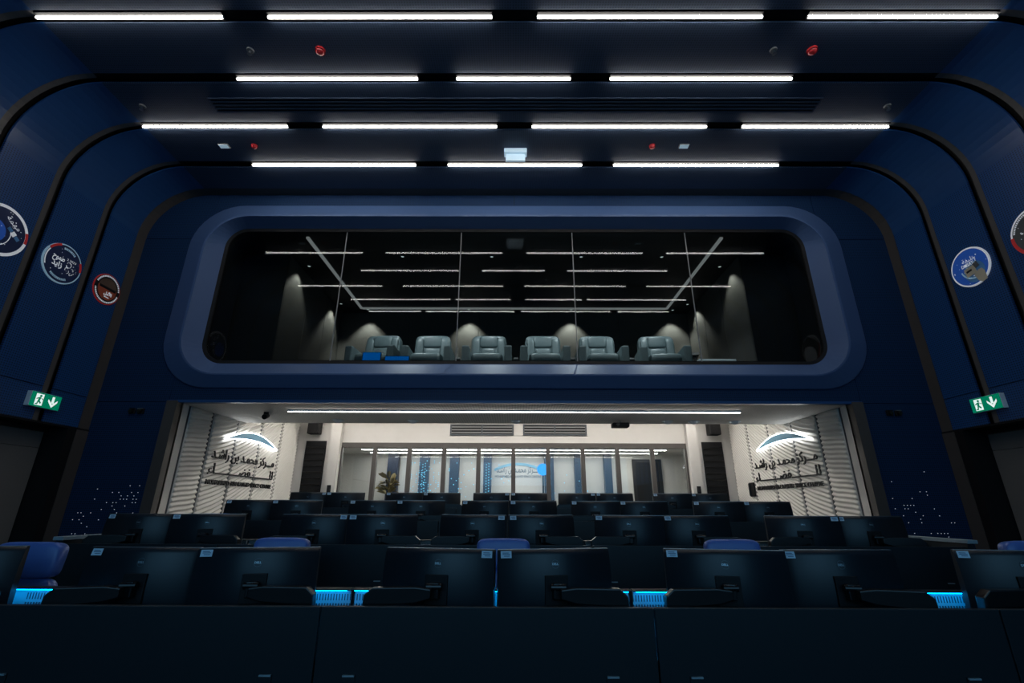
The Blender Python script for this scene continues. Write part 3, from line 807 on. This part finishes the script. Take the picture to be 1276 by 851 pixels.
# glass partition (window_2)
w2 = struct('window_2', 'ten pane glass partition in dark frames at the back of the white room')
GX0, GX1, NP = -4.62, 4.86, 10
GX1 = 4.60
pw = (GX1 - GX0) / NP
B('frame_head', 'brown_post', GX0, GX1, YR - 0.02, YR + 0.08, ZGL - 0.11, ZGL + 0.02, w2)
B('frame_sill', 'brown_post', GX0, GX1, YR - 0.02, YR + 0.08, ROWZ[3], ROWZ[3] + 0.08, w2)
for k in range(NP + 1):
    x = GX0 + pw * k
    B('mullion', 'brown_post', x - 0.055, x + 0.055, YR - 0.03, YR + 0.09, ROWZ[3] + 0.08, ZGL - 0.11, w2)
for k in range(NP):
    x = GX0 + pw * k
    B('glass_pane', 'partition_glass', x + 0.055, x + pw - 0.055, YR + 0.03, YR + 0.032, ROWZ[3] + 0.08, ZGL - 0.11, w2)
# dotted decal on the partition panes
mb = MB(); rng = random.Random(4)
for k, dens, zt in ((2, 0.6, 1.15), (3, 0.14, 1.1), (4, 0.05, 1.1), (6, 0.1, 0.85), (7, 0.06, 0.95), (8, 0.0, 1.0)):
    x0 = GX0 + pw * k + 0.09
    for i in range(12):
        for j in range(22):
            z = CZ + zt - 0.05 * j
            if rng.random() < dens * (0.35 + 0.65 * j / 22):
                x = x0 + i * 0.065; r = 0.008 + 0.006 * rng.random()
                mb.box(x - r, x + r, YR + 0.024, YR + 0.027, z - r, z + r)
tag(mb.build('dot_decal', 'dot_cyan', w2), 'scattered pale blue dots on the glass panes', kind='stuff')

# ceiling light line of the white room
t = thing('linear_ceiling_light', 'long thin white light line across the white room ceiling', 'ceiling light', (0.0, 8.66, ZO - 0.025))
MB().box(-4.2, 4.2, -0.016, 0.016, -0.03, 0.0).build('profile', 'pale_plastic', t)
MB().box(-4.19, 4.19, -0.009, 0.009, -0.042, -0.03).build('diffuser', 'opening_strip', t)
for y, nm in ((10.9, 'nearer'), (12.1, 'farther')):
    t = thing('linear_ceiling_light', '%s light line on the raised ceiling before the glass partition' % nm, 'ceiling light', (0.0, y, ZU), group='raised ceiling light lines')
    MB().box(-5.3, 5.3, -0.05, 0.05, -0.03, 0.0).build('profile', 'pale_plastic', t)
    MB().box(-5.29, 5.29, -0.04, 0.04, -0.036, -0.03).build('diffuser', 'white_room_strip', t)
# air grilles over the partition
for x, nm in ((-0.86, 'left'), (1.11, 'right')):
    t = thing('air_grille', '%s of the two slotted air grilles above the glass partition' % nm, 'air vent', (x, YR - 0.001, CZ + 1.97), FR_BACK, group='air grilles above the partition')
    MB().box(-0.86, 0.86, -0.15, 0.15, 0, 0.006).build('recess', 'black_matte', t)
    f = MB(); f.box(-0.86, 0.86, 0.115, 0.15, 0, 0.03); f.box(-0.86, 0.86, -0.15, -0.115, 0, 0.03); f.box(-0.86, -0.82, -0.115, 0.115, 0, 0.03); f.box(0.82, 0.86, -0.115, 0.115, 0, 0.03)
    f.build('frame', 'joint_slate', t)
    for k in (-1, 0, 1):
        MB().box(-0.82, 0.82, k * 0.075 - 0.012, k * 0.075 + 0.012, 0.008, 0.024).build('blade', 'grey_plastic', t)
    MB().box(-0.015, 0.015, -0.115, 0.115, 0.01, 0.028).build('divider', 'joint_slate', t)
# loudspeakers on brackets
for s, nm in ((-1, 'left'), (1, 'right')):
    t = thing('loudspeaker', 'small black loudspeaker on a bracket high in the %s corner of the white room' % nm, 'loudspeaker', (s * 5.3, YR - 0.15, CZ + 1.98), group='corner loudspeakers')
    MB().box(-0.15, 0.15, -0.2, 0.05, -0.17, 0.17).build('cabinet', 'black_matte', t, bevel=0.02)
    MB().box(-0.13, 0.13, -0.212, -0.2, -0.15, 0.15).build('grille', 'black_gloss', t)
    MB().box(-0.04, 0.04, 0.05, 0.15, -0.05, 0.05).build('bracket', 'metal', t)
# ceiling fittings of the white room
def ceil_spot(label, x, y, kind):
    t = thing('ceiling_fitting', label, 'ceiling fitting', (x, y, ZO - 0.025), group='white room ceiling fittings')
    if kind == 'spot':
        MB().cyl((0, 0, 0), (0, 0, -0.05), 0.045).build('mount', 'black_matte', t)
        MB().cyl((0, -0.05, -0.1), (0, 0.06, -0.06), 0.05, 0.045).build('lamp_head', 'black_gloss', t, bevel=0.0)
    else:
        MB().cyl((0, 0, 0), (0, 0, -0.02), 0.12, 0.11, 22).build('base', 'pale_plastic', t)
        MB().pad((0, 0, -0.02), (0.16, 0.16, 0.08), 1.0).build('dome', 'pale_plastic', t, True)
ceil_spot('small black spotlight on the white ceiling near the left logo', -4.72, 8.9, 'spot')
ceil_spot('white round detector on the white ceiling, leftmost', -3.65, 9.75, 'd')
ceil_spot('white round detector on the white ceiling, left of the left air grille', -2.1, 9.8, 'd')
ceil_spot('white round detector on the white ceiling above the right air grille', 0.05, 9.8, 'd')
ceil_spot('white round detector on the white ceiling right of the projector', 3.2, 9.8, 'd')
ceil_spot('white round detector on the white ceiling, second from the right', 3.75, 9.8, 'd')
ceil_spot('white round detector on the white ceiling, rightmost', 4.6, 9.8, 'd')
t = thing('projector', 'small black projector under the white ceiling right of the air grilles', 'projector', (2.2, 9.75, ZO - 0.025))
MB().box(-0.17, 0.17, -0.12, 0.12, -0.14, -0.05).build('body', 'black_matte', t, bevel=0.02)
MB().cyl((-0.07, -0.12, -0.095), (-0.07, -0.15, -0.095), 0.03).build('lens', 'black_gloss', t)
MB().cyl((0, 0, -0.05), (0, 0, 0), 0.025).build('mount', 'metal', t)
# wall controls beside the partition
for x, nm in ((-4.74, 'left pier'), (4.74, 'right pier')):
    t = thing('wall_control', 'small black control box on the %s of the glass partition' % nm, 'wall switch', (x, YR - 0.181, CZ + 0.42), FR_BACK, group='black wall controls')
    MB().box(-0.05, 0.05, -0.1, 0.1, 0, 0.02).build('plate', 'black_matte', t, bevel=0.004)
    MB().box(-0.03, 0.03, -0.04, 0.05, 0.02, 0.026).build('button', 'black_gloss', t)
t = thing('wall_phone', 'small black wall phone low on the right white relief wall', 'wall phone', (5.78, 11.9, CZ + 0.42), FR_RIGHT)
MB().box(-0.12, 0.12, -0.16, 0.16, 0, 0.04).build('body', 'black_matte', t, bevel=0.01)
MB().box(-0.09, -0.02, -0.14, 0.14, 0.04, 0.07).build('handset', 'black_gloss', t, bevel=0.01)

# wall logos with back light
def logo(label, frame, x, y, z):
    t = thing('wall_logo', label, 'logo', (x, y, z), frame, group='back lit logos on the relief walls')
    n = 26; w, h, th = 2.05, 0.235, 0.135
    def bows(w, h, th, dz):
        top = [(w / 2 * (-1 + 2 * i / n), h * (1 - (-1 + 2 * i / n) ** 2) + dz) for i in range(n + 1)]
        bot = [(w / 2 * (-1 + 2 * i / n), (h - th) * (1 - (-1 + 2 * i / n) ** 2) - dz) for i in range(n + 1)]
        return top, bot
    def solid(name, top, bot, z0, z1, material):
        vs = [(px, py, z0) for px, py in top] + [(px, py, z0) for px, py in bot] + [(px, py, z1) for px, py in top] + [(px, py, z1) for px, py in bot]
        N = n + 1; fs = []
        for i in range(n):
            fs += [(i, N + i, N + i + 1, i + 1), (2 * N + i, 2 * N + i + 1, 3 * N + i + 1, 3 * N + i), (i, i + 1, 2 * N + i + 1, 2 * N + i), (N + i, 3 * N + i, 3 * N + i + 1, N + i + 1)]
        fs += [(0, 2 * N, 3 * N, N), (n, N + n, 3 * N + n, 2 * N + n)]
        return MB().add(vs, fs).build(name, material, t)
    tp, bt = bows(w, h, th, 0)
    # the bow leans a little, lower at its right end
    sh = lambda pts: [(px + 0.12, py + 0.84) for px, py in pts]
    solid('bow', sh(tp), sh(bt), 0.055, 0.065, 'logo_blue')
    tp, bt = bows(w + 0.09, h, th, 0.017)
    solid('back_light', sh(tp), sh(bt), 0.035, 0.054, 'halo_white')
    for i, (body, size, yy, wd, bd) in enumerate(((AR_LINE1, 0.27, 0.53, 2.45, 0.002), (AR_LINE2, 0.27, 0.24, 2.5, 0.002), ('MOHAMMED BIN RASHID SPACE CENTRE', 0.12, 0.0, 2.5, 0.0025))):
        lettering('lettering', body, size, 'black_letter', t, (0, yy, 0.02), 0.012, wd, bold=bd)
ZL = CZ + 0.43
logo('back lit blue bow logo with black Arabic and Latin lettering on the left relief wall', FR_LEFT, -5.785, 10.4, ZL)
logo('back lit blue bow logo with black Arabic and Latin lettering on the right relief wall', FR_RIGHT, 5.785, 10.4, ZL)

# ------------------------------------------------------------------ corridor behind the glass
YC = 16.0; ZCC = CZ + 1.66
wcor = struct('wall_corridor', 'white corridor behind the glass partition')
B('wall_face', 'corridor_white', -6.5, 6.5, YC, YC + 0.1, ROWZ[3], ZCC, wcor)
for s in (-1, 1): B('wall_face', 'corridor_white', *sorted((s * 6.4, s * 6.5)), YR + 0.12, YC, ROWZ[3], ZCC, wcor)
B('corridor_ceiling', 'corridor_white', -6.5, 6.5, YR + 0.12, YC, ZCC, ZCC + 0.08, wcor)
B('dado_rail', 'joint_slate', -6.4, 6.4, YC - 0.03, YC, CZ - 0.05, CZ + 0.0, wcor)
for x0, x1, nm in ((-4.1, -3.75, 'first'), (-3.06, -2.76, 'second'), (-2.08, -1.78, 'third'), (-0.98, -0.72, 'fourth'), (1.0, 1.3, 'fifth'), (1.98, 2.24, 'sixth'), (2.94, 3.18, 'seventh')):
    t = thing('corridor_column', '%s dark navy column from the left behind the glass partition' % nm, 'column', ((x0 + x1) / 2, YC - 0.16, ROWZ[3]), group='navy corridor columns')
    h = (x1 - x0) / 2
    MB().box(-h, h, -0.12, 0.12, 0.08, ZCC - ROWZ[3] - 0.01).build('shaft', 'column_navy', t, bevel=0.01)
    MB().box(-h - 0.015, h + 0.015, -0.135, 0.135, 0.0, 0.08).build('base', 'black_matte', t)
    if nm in ('second', 'fourth'):
        d = MB()
        for j in range(16): d.box(-0.05, -0.02, -0.126, -0.121, 1.0 + j * 0.085, 1.03 + j * 0.085); d.box(0.03, 0.06, -0.126, -0.121, 1.03 + j * 0.085, 1.06 + j * 0.085)
        tag(d.build('light_dots', 'dot_cyan', t), 'cyan light dots', kind='stuff')
d5 = struct('door_5', 'dark door at the right of the corridor')
B('door_leaf', 'black_matte', 4.0, 4.75, YC - 0.05, YC - 0.001, ROWZ[3] + 0.01, CZ + 1.4, d5)
B('door_frame', 'groove_dark', 3.9, 4.0, YC - 0.07, YC - 0.001, ROWZ[3], CZ + 1.5, d5)
B('door_frame', 'groove_dark', 4.75, 4.85, YC - 0.07, YC - 0.001, ROWZ[3], CZ + 1.5, d5)
B('door_frame', 'groove_dark', 4.0, 4.75, YC - 0.07, YC - 0.001, CZ + 1.4, CZ + 1.5, d5)
for y, nm in ((13.6, 'nearest'), (14.5, 'middle'), (15.4, 'farthest')):
    t = thing('linear_ceiling_light', '%s light line on the corridor ceiling behind the glass partition' % nm, 'ceiling light', (0, y, ZCC), group='corridor light lines')
    MB().box(-4.6, 4.6, -0.06, 0.06, -0.03, 0.0).build('profile', 'pale_plastic', t)
    MB().box(-4.59, 4.59, -0.05, 0.05, -0.036, -0.03).build('diffuser', 'corridor_strip', t)
t = thing('wall_logo', 'small blue bow logo with a dark line of lettering on the far corridor wall', 'logo', (0.14, YC - 0.002, CZ + 1.0), FR_BACK)
MB().ring(1.6, 1.68, 0.0, 0.03, 20, 62, 118, Matrix.Translation((0, -1.3, 0))).build('bow', 'logo_blue', t)
lettering('lettering', AR_LINE1, 0.28, 'black_letter', t, (0, 0.16, 0.005), 0.004, 1.4)
lettering('lettering', 'MOHAMMED BIN RASHID SPACE CENTRE', 0.1, 'black_letter', t, (0, -0.06, 0.005), 0.004, 1.5)
t = thing('glowing_globe', 'glowing blue globe on a stand behind the glass partition', 'globe', (0.86, 14.3, ROWZ[3]))
MB().cyl((0, 0, 0), (0, 0, 0.04), 0.2, 0.18, 24).build('foot', 'black_matte', t)
MB().cyl((0, 0, 0.04), (0, 0, 1.88), 0.025).build('pole', 'black_matte', t)
MB().pad((0, 0, 2.04), (0.34, 0.34, 0.34), 1.0, 28, 18).build('globe', 'globe_blue', t, True)
# dried plant in a pot
t = thing('potted_plant', 'olive brown leafy plant in a pot behind the second glass pane', 'plant', (-3.45, 13.6, ROWZ[3]))
MB().cyl((0, 0, 0), (0, 0, 0.55), 0.17, 0.24, 20).build('pot', 'grey_plastic', t)
MB().cyl((0, 0, 0.5), (0, 0, 1.6), 0.03, 0.02).build('stem', 'leaf_olive', t)
rng = random.Random(2)
leaf = None
for k in range(46):
    a = rng.random() * 6.283; el = rng.uniform(-0.3, 1.2); L = rng.uniform(0.2, 0.36)
    if leaf is None:
        leaf = MB().add([(0, 0, 0), (0.35, 0.2, 0.06), (0.75, 0.2, 0.05), (1, 0, -0.1), (0.75, -0.2, 0.05), (0.35, -0.2, 0.06), (0.5, 0, 0.0)],
                        [(0, 1, 6), (1, 2, 6), (2, 3, 6), (3, 4, 6), (4, 5, 6), (5, 0, 6)]).build('leaf', 'leaf_olive', t)
        o = leaf
    else:
        o = leaf.copy(); COL.objects.link(o)
    o.location = (0.06 * math.cos(a), 0.06 * math.sin(a), 1.5 + rng.uniform(-0.25, 0.25))
    o.rotation_euler = (rng.uniform(-.5, .5), -el, a); o.scale = (L, L, L)

# ------------------------------------------------------------------ control desks
SEAMS = [-4.0, -2.63, -0.96, 0.70, 2.41, 4.0]
ordn = ['front', 'second', 'third', 'last']
five = ['leftmost', 'second from the left', 'middle', 'second from the right', 'rightmost']
PH = CZ - 0.472          # top of the front panel above the row's floor
WT = 0.74                # worktop height
def make_desk(w, label, lit):
    """origin on the floor at the middle of the front panel; the user sits on the +y side"""
    t = thing('control_desk', label, 'desk', group='control desks')
    h = w / 2 - 0.004
    MB().box(-h, h, 0.0, 0.03, 0.06, PH).build('front_panel', 'desk_slate', t, bevel=0.003)
    MB().box(-h, h, 0.03, 0.1, PH - 0.05, PH - 0.012).build('panel_rail', 'desk_slate', t)
    MB().box(-h, h, 0.05, 0.66, WT - 0.03, WT).build('worktop', 'desk_slate', t, bevel=0.004)
    MB().box(-h, h, 0.04, 0.08, 0.0, 0.06).build('plinth', 'black_matte', t)
    p = MB().box(-h + 0.01, h - 0.01, 0.50, 0.52, WT, PH + 0.006).build('vent_plate', 'tray_metal', t)
    sl = MB()
    for c in (-h + 0.14, h - 0.14):
        for k in range(-8, 9):
            x = c + k * 0.0165
            sl.box(x - 0.0028, x + 0.0028, 0.4985, 0.5, PH - 0.055, PH - 0.02)
            sl.box(x - 0.004, x + 0.004, 0.4985, 0.5, PH - 0.082, PH - 0.07)
    sl.box(-0.0, 0.0001, 0.499, 0.5, PH - 0.09, PH - 0.0899)
    tag(sl.build('vent_slots', 'slot_dark', p), 'dark vent slots', kind='stuff')
    MB().box(-h, h, 0.44, 0.525, PH + 0.006, PH + 0.012).build('plate_cap', 'desk_slate', t)
    MB().box(-h + 0.02, h - 0.02, 0.446, 0.462, PH + 0.002, PH + 0.0058).build('led_strip', 'cyan_led' if lit else 'tray_metal', t)
    for s in (-1, 1):
        a, b = sorted((s * (h - 0.02), s * (h - 0.05)))
        MB().box(a, b, 0.06, 0.6, 0.0, WT - 0.03).build('leg_panel', 'desk_slate', t)
    for x in ((-h + 0.17, h - 0.22) if w > 1.5 else (h - 0.22,)):
        k = MB().box(x - 0.03, x + 0.03, -0.006, 0.0, PH - 0.375, PH - 0.285).build('latch', 'desk_slate', t, bevel=0.001)
        MB().box(x - 0.028, x + 0.028, -0.016, -0.006, PH - 0.293, PH - 0.286).build('latch_lip', 'desk_edge', k)
    return t
pr = {}
for r in range(4):
    for i in range(5):
        x0, x1 = SEAMS[i], SEAMS[i + 1]; w = round(x1 - x0, 3)
        k = (w, r == 0)
        if k not in pr: pr[k] = o = make_desk(w, '', r == 0)
        else: o = copy_tree(pr[k])
        o.location = ((x0 + x1) / 2, ROWY[r], ROWZ[r])
        o['label'] = '%s dark slate control desk in the %s row' % (five[i], ordn[r])
        o['category'] = 'desk'; o['group'] = 'control desks'
    for s, nm in ((-1, 'left'), (1, 'right')):
        t = thing('desk_end_panel', 'pale topped slate panel at the %s end of the %s desk row' % (nm, ordn[r]), 'end panel', (s * 4.03, ROWY[r], ROWZ[r]), group='desk end panels')
        MB().box(-0.028, 0.028, -0.02, 1.0, 0.0, PH + 0.03).build('board', 'desk_slate', t)
        MB().box(-0.045, 0.045, -0.05, 1.0, PH + 0.03, PH + 0.06).build('top_edge', 'desk_edge', t, bevel=0.004)

# ------------------------------------------------------------------ monitors on arms
MW, MH = 0.645, 0.40
def make_monitor(s, tagside):
    """s = side the arm leaves to (-1 left, 1 right); origin at the clamp on the desk"""
    t = thing('monitor', '', 'monitor', group='desk monitors')
    zc = CZ - 0.224 - WT - MH / 2
    rot = Matrix.Translation((0, 0.0, zc)) @ Matrix.Rotation(R(11 * s), 4, 'Z')
    # shell: flat front, back bulging softly between the top and bottom edge
    BUL = 0.026; nb = 14; vs = []; fs = []
    prof = [(0.012, -MH / 2)] + [(-0.008 - BUL * (1 - (2 * k / nb - 1) ** 2), -MH / 2 + MH * k / nb) for k in range(nb + 1)] + [(0.012, MH / 2)]
    for xx in (-MW / 2, MW / 2): vs += [(xx, yy, zz) for yy, zz in prof]
    N = len(prof)
    fs = [(k, (k + 1) % N, N + (k + 1) % N, N + k) for k in range(N)] + [tuple(range(N)), tuple(range(N, 2 * N))[::-1]]
    pan = MB().add(vs, fs, rot).build('back_panel', 'monitor_shell', t)
    for p in pan.data.polygons:
        if len(p.vertices) == 4 and all(1 <= (v % N) <= nb + 1 for v in p.vertices): p.use_smooth = True
    ysurf = lambda z: -0.008 - BUL * (1 - (2 * z / MH) ** 2)
    lean = lambda z: math.atan(8 * BUL * z / MH ** 2)
    MB().box(-MW / 2 + 0.006, MW / 2 - 0.006, 0.012, 0.0135, -MH / 2 + 0.006, MH / 2 - 0.006, rot).build('screen', 'screen_glass', t)
    MB().box(-MW / 2 + 0.004, MW / 2 - 0.004, -0.006, 0.010, MH / 2, MH / 2 + 0.0025, rot).build('top_bezel', 'metal', t)
    lm = rot @ Matrix.Translation((0.0, ysurf(MH / 2 - 0.075) - 0.0012, MH / 2 - 0.075)) @ Matrix.Rotation(R(90) - lean(MH / 2 - 0.075), 4, 'X')
    lg = MB(); lg.ring(0.020, 0.0225, 0, 0.0012, 20, 0, 360, lm)
    lo = lg.build('logo_ring', 'logo_dim', pan)
    l2 = lettering('logo_lettering', 'DELL', 0.016, 'logo_silver', pan, (0, 0, 0), 0.0008, 0.034)
    for v in l2.data.vertices: v.co = lm @ v.co
    tx = tagside * (MW / 2 - 0.045)
    tm = rot @ Matrix.Translation((tx, ysurf(MH / 2 - 0.024) - 0.0012, MH / 2 - 0.024)) @ Matrix.Rotation(R(90) - lean(MH / 2 - 0.024), 4, 'X')
    tg = MB().box(-0.03, 0.03, -0.018, 0.018, 0, 0.0012, tm).build('asset_tag', 'tag_paper', pan)
    pm = MB()
    for k, (a, b, yy) in enumerate(((-0.02, 0.015, 0.008), (-0.02, 0.022, 0.001), (-0.012, 0.02, -0.008))): pm.box(a, b, yy - 0.0018, yy + 0.0018, 0.0012, 0.0018, tm)
    pm.build('tag_print', 'tag_ink', tg)
    # mount plate and tilt head
    zm = 0.005
    pl = MB().box(-0.065, 0.065, -0.046, -0.028, zm - 0.085, zm + 0.065, rot).build('mount_plate', 'black_matte', t, bevel=0.004)
    hd = MB(); hd.box(-0.028, 0.028, -0.085, -0.044, zm - 0.05, zm + 0.03, rot)
    hd.build('tilt_head', 'black_gloss', t, bevel=0.006)
    k = MB(); q = rot @ Vector((0, -0.075, zm)); k.cyl((q.x - 0.04, q.y, q.z + 0.01), (q.x + 0.04, q.y, q.z + 0.01), 0.018)
    k.build('pivot', 'black_gloss', pl)
    # forearm: tapered bar running sideways, chamfered at its far end, then the lower arm back to the clamp
    y0 = -0.105
    zb = zc + zm
    x = lambda v: s * v
    prof = [(x(0.024), zb + 0.005), (x(0.104), zb + 0.015), (x(0.336), zb + 0.012), (x(0.376), zb - 0.022), (x(0.382), zb - 0.115), (x(0.360), zb - 0.13), (x(0.288), zb - 0.075), (x(0.096), zb - 0.06), (x(0.024), zb - 0.04)]
    mt = Matrix(((1, 0, 0, 0), (0, 0, -1, y0 + 0.03), (0, 1, 0, 0), (0, 0, 0, 1)))
    MB().prism(prof, 0.0, 0.055, mt).build('arm', 'black_gloss', t, bevel=0.006)
    MB().cyl((x(0.360), y0 + 0.005, zb - 0.2), (x(0.360), y0 + 0.005, zb - 0.11), 0.03).build('elbow', 'black_gloss', t)
    MB().prism([(x(0.368), zb - 0.15), (x(0.368), zb - 0.19), (x(0.040), zb - 0.205), (x(0.040), zb - 0.165)], 0.0, 0.05, mt).build('lower_arm', 'black_gloss', t, bevel=0.005)
    MB().cyl((x(0.056), y0 + 0.005, 0.0), (x(0.056), y0 + 0.005, zb - 0.165), 0.022).build('pole', 'black_gloss', t)
    MB().cyl((x(0.056), y0 + 0.005, 0.0), (x(0.056), y0 + 0.005, 0.02), 0.05, 0.045).build('clamp', 'black_matte', t)
    return t
PAIRS = [-3.48, -1.765, -0.094, 1.505, 3.18]
PAIRS2 = [-3.24, -1.57, -0.06, 1.42, 3.07]
mp = {}
for r in range(4):
    xs = PAIRS if r == 0 else PAIRS2
    for i, xc in enumerate(xs):
        for s in (-1, 1):
            ts = -1 if (s > 0 or (r + i) % 3 == 1) else (1 if r % 2 else -1)
            if r == 0: ts = {(2, -1): 1, (2, 1): -1}.get((i, s), -1)
            key = (s, ts)
            if key not in mp: mp[key] = o = make_monitor(s, ts)
            else: o = copy_tree(mp[key])
            o.location = (xc + s * 0.323, ROWY[r] + 0.27 + random.uniform(-.012, .012), ROWZ[r] + WT)
            turn = -9 * s if (i < 2 and s < 0) or (i > 2 and s > 0) else 0
            o.rotation_euler = (0, 0, R(turn + (random.uniform(-2, 2) if r else 0)))
            o['label'] = '%s monitor of the %s pair in the %s desk row' % ('left' if s < 0 else 'right', five[i], ordn[r])

# ------------------------------------------------------------------ office chairs
def make_chair():
    t = thing('office_chair', '', 'chair', group='blue office chairs')
    b = MB()
    for k in range(5):
        a = R(72 * k + 18); b.cyl((0.0, 0.0, 0.09), (0.3 * math.cos(a), 0.3 * math.sin(a), 0.065), 0.028, 0.018, 8)
    b.build('star_base', 'black_gloss', t)
    for k in range(5):
        a = R(72 * k + 18); cx, cy = 0.3 * math.cos(a), 0.3 * math.sin(a)
        MB().cyl((cx - 0.02 * math.sin(a), cy + 0.02 * math.cos(a), 0.03), (cx + 0.02 * math.sin(a), cy - 0.02 * math.cos(a), 0.03), 0.03).build('castor', 'black_matte', t)
    MB().cyl((0, 0, 0.09), (0, 0, 0.42), 0.03).build('column', 'metal', t)
    MB().pad((0, 0, 0.47), (0.52, 0.5, 0.13), 0.4).build('seat', 'blue_leather', t, True)
    m = Matrix.Rotation(R(-7), 4, 'X')
    bk = MB().pad((0, 0.27, 0.76), (0.47, 0.11, 0.56), 0.35, 24, 16, m).build('backrest', 'blue_leather', t, True)
    MB().pad((0, 0.262, 1.145), (0.42, 0.12, 0.225), 0.38, 24, 16, m).build('headrest', 'blue_leather', t, True)
    MB().box(-0.06, 0.06, 0.25, 0.28, 0.98, 1.08, m).build('headrest_bar', 'black_gloss', bk)
    for s in (-1, 1):
        MB().cyl((s * 0.28, 0.0, 0.45), (s * 0.28, 0.0, 0.66), 0.02).build('arm_post', 'black_gloss', t)
        MB().pad((s * 0.28, -0.02, 0.68), (0.09, 0.28, 0.045), 0.4).build('armrest', 'black_matte', t, True)
    return t
ch = None
for x, y, r, a, lb in ((-3.22, 3.05, 0, 4, 'blue leather office chair with headrest at the far left of the front desk row'),
                       (-1.80, 3.62, 0, 3, 'blue leather headrest peeking over the second monitor pair of the front row'),
                       (-0.08, 3.62, 0, 0, 'blue leather headrest peeking over the middle monitor pair of the front row'),
                       (1.69, 3.62, 0, -3, 'blue leather headrest peeking over the monitors right of the middle in the front row'),
                       (3.95, 3.55, 0, -4, 'blue leather office chair behind the angled monitor at the right picture edge'),
                       (-3.38, 5.35, 1, 3, 'blue leather office chair behind the leftmost monitors of the second row'),
                       (-3.35, 7.2, 2, 0, 'blue leather office chair behind the leftmost monitors of the third row')):
    if ch is None: ch = o = make_chair()
    else: o = copy_tree(ch)
    o.location = (x, y, ROWZ[r]); o.rotation_euler = (0, 0, R(a)); o['label'] = lb

# ------------------------------------------------------------------ front of the hall, behind the camera: wall and video wall
wf = struct('wall_front', 'navy front wall with the video wall')
B('wall_face', 'navy_smooth', -HW - 0.5, HW + 0.5, YFRONT - 0.1, YFRONT - 0.01, -0.2, ZC + 0.1, wf)
t = thing('video_wall', 'large video wall on the front wall of the hall', 'screen', (0, YFRONT, 0))
MB().box(-6.92, 6.92, -0.005, 0.06, 1.3, 5.4).build('cabinet', 'black_matte', t)
for i in range(6):
    for j in range(3):
        x0 = -6.9 + 2.3 * i; z0 = 1.32 + 1.355 * j
        MB().box(x0 + 0.004, x0 + 2.296, 0.06, 0.07, z0 + 0.004, z0 + 1.351).build('screen_tile', 'screen_cyan' if (i in (2, 3) and j == 1) else 'screen_blue', t)
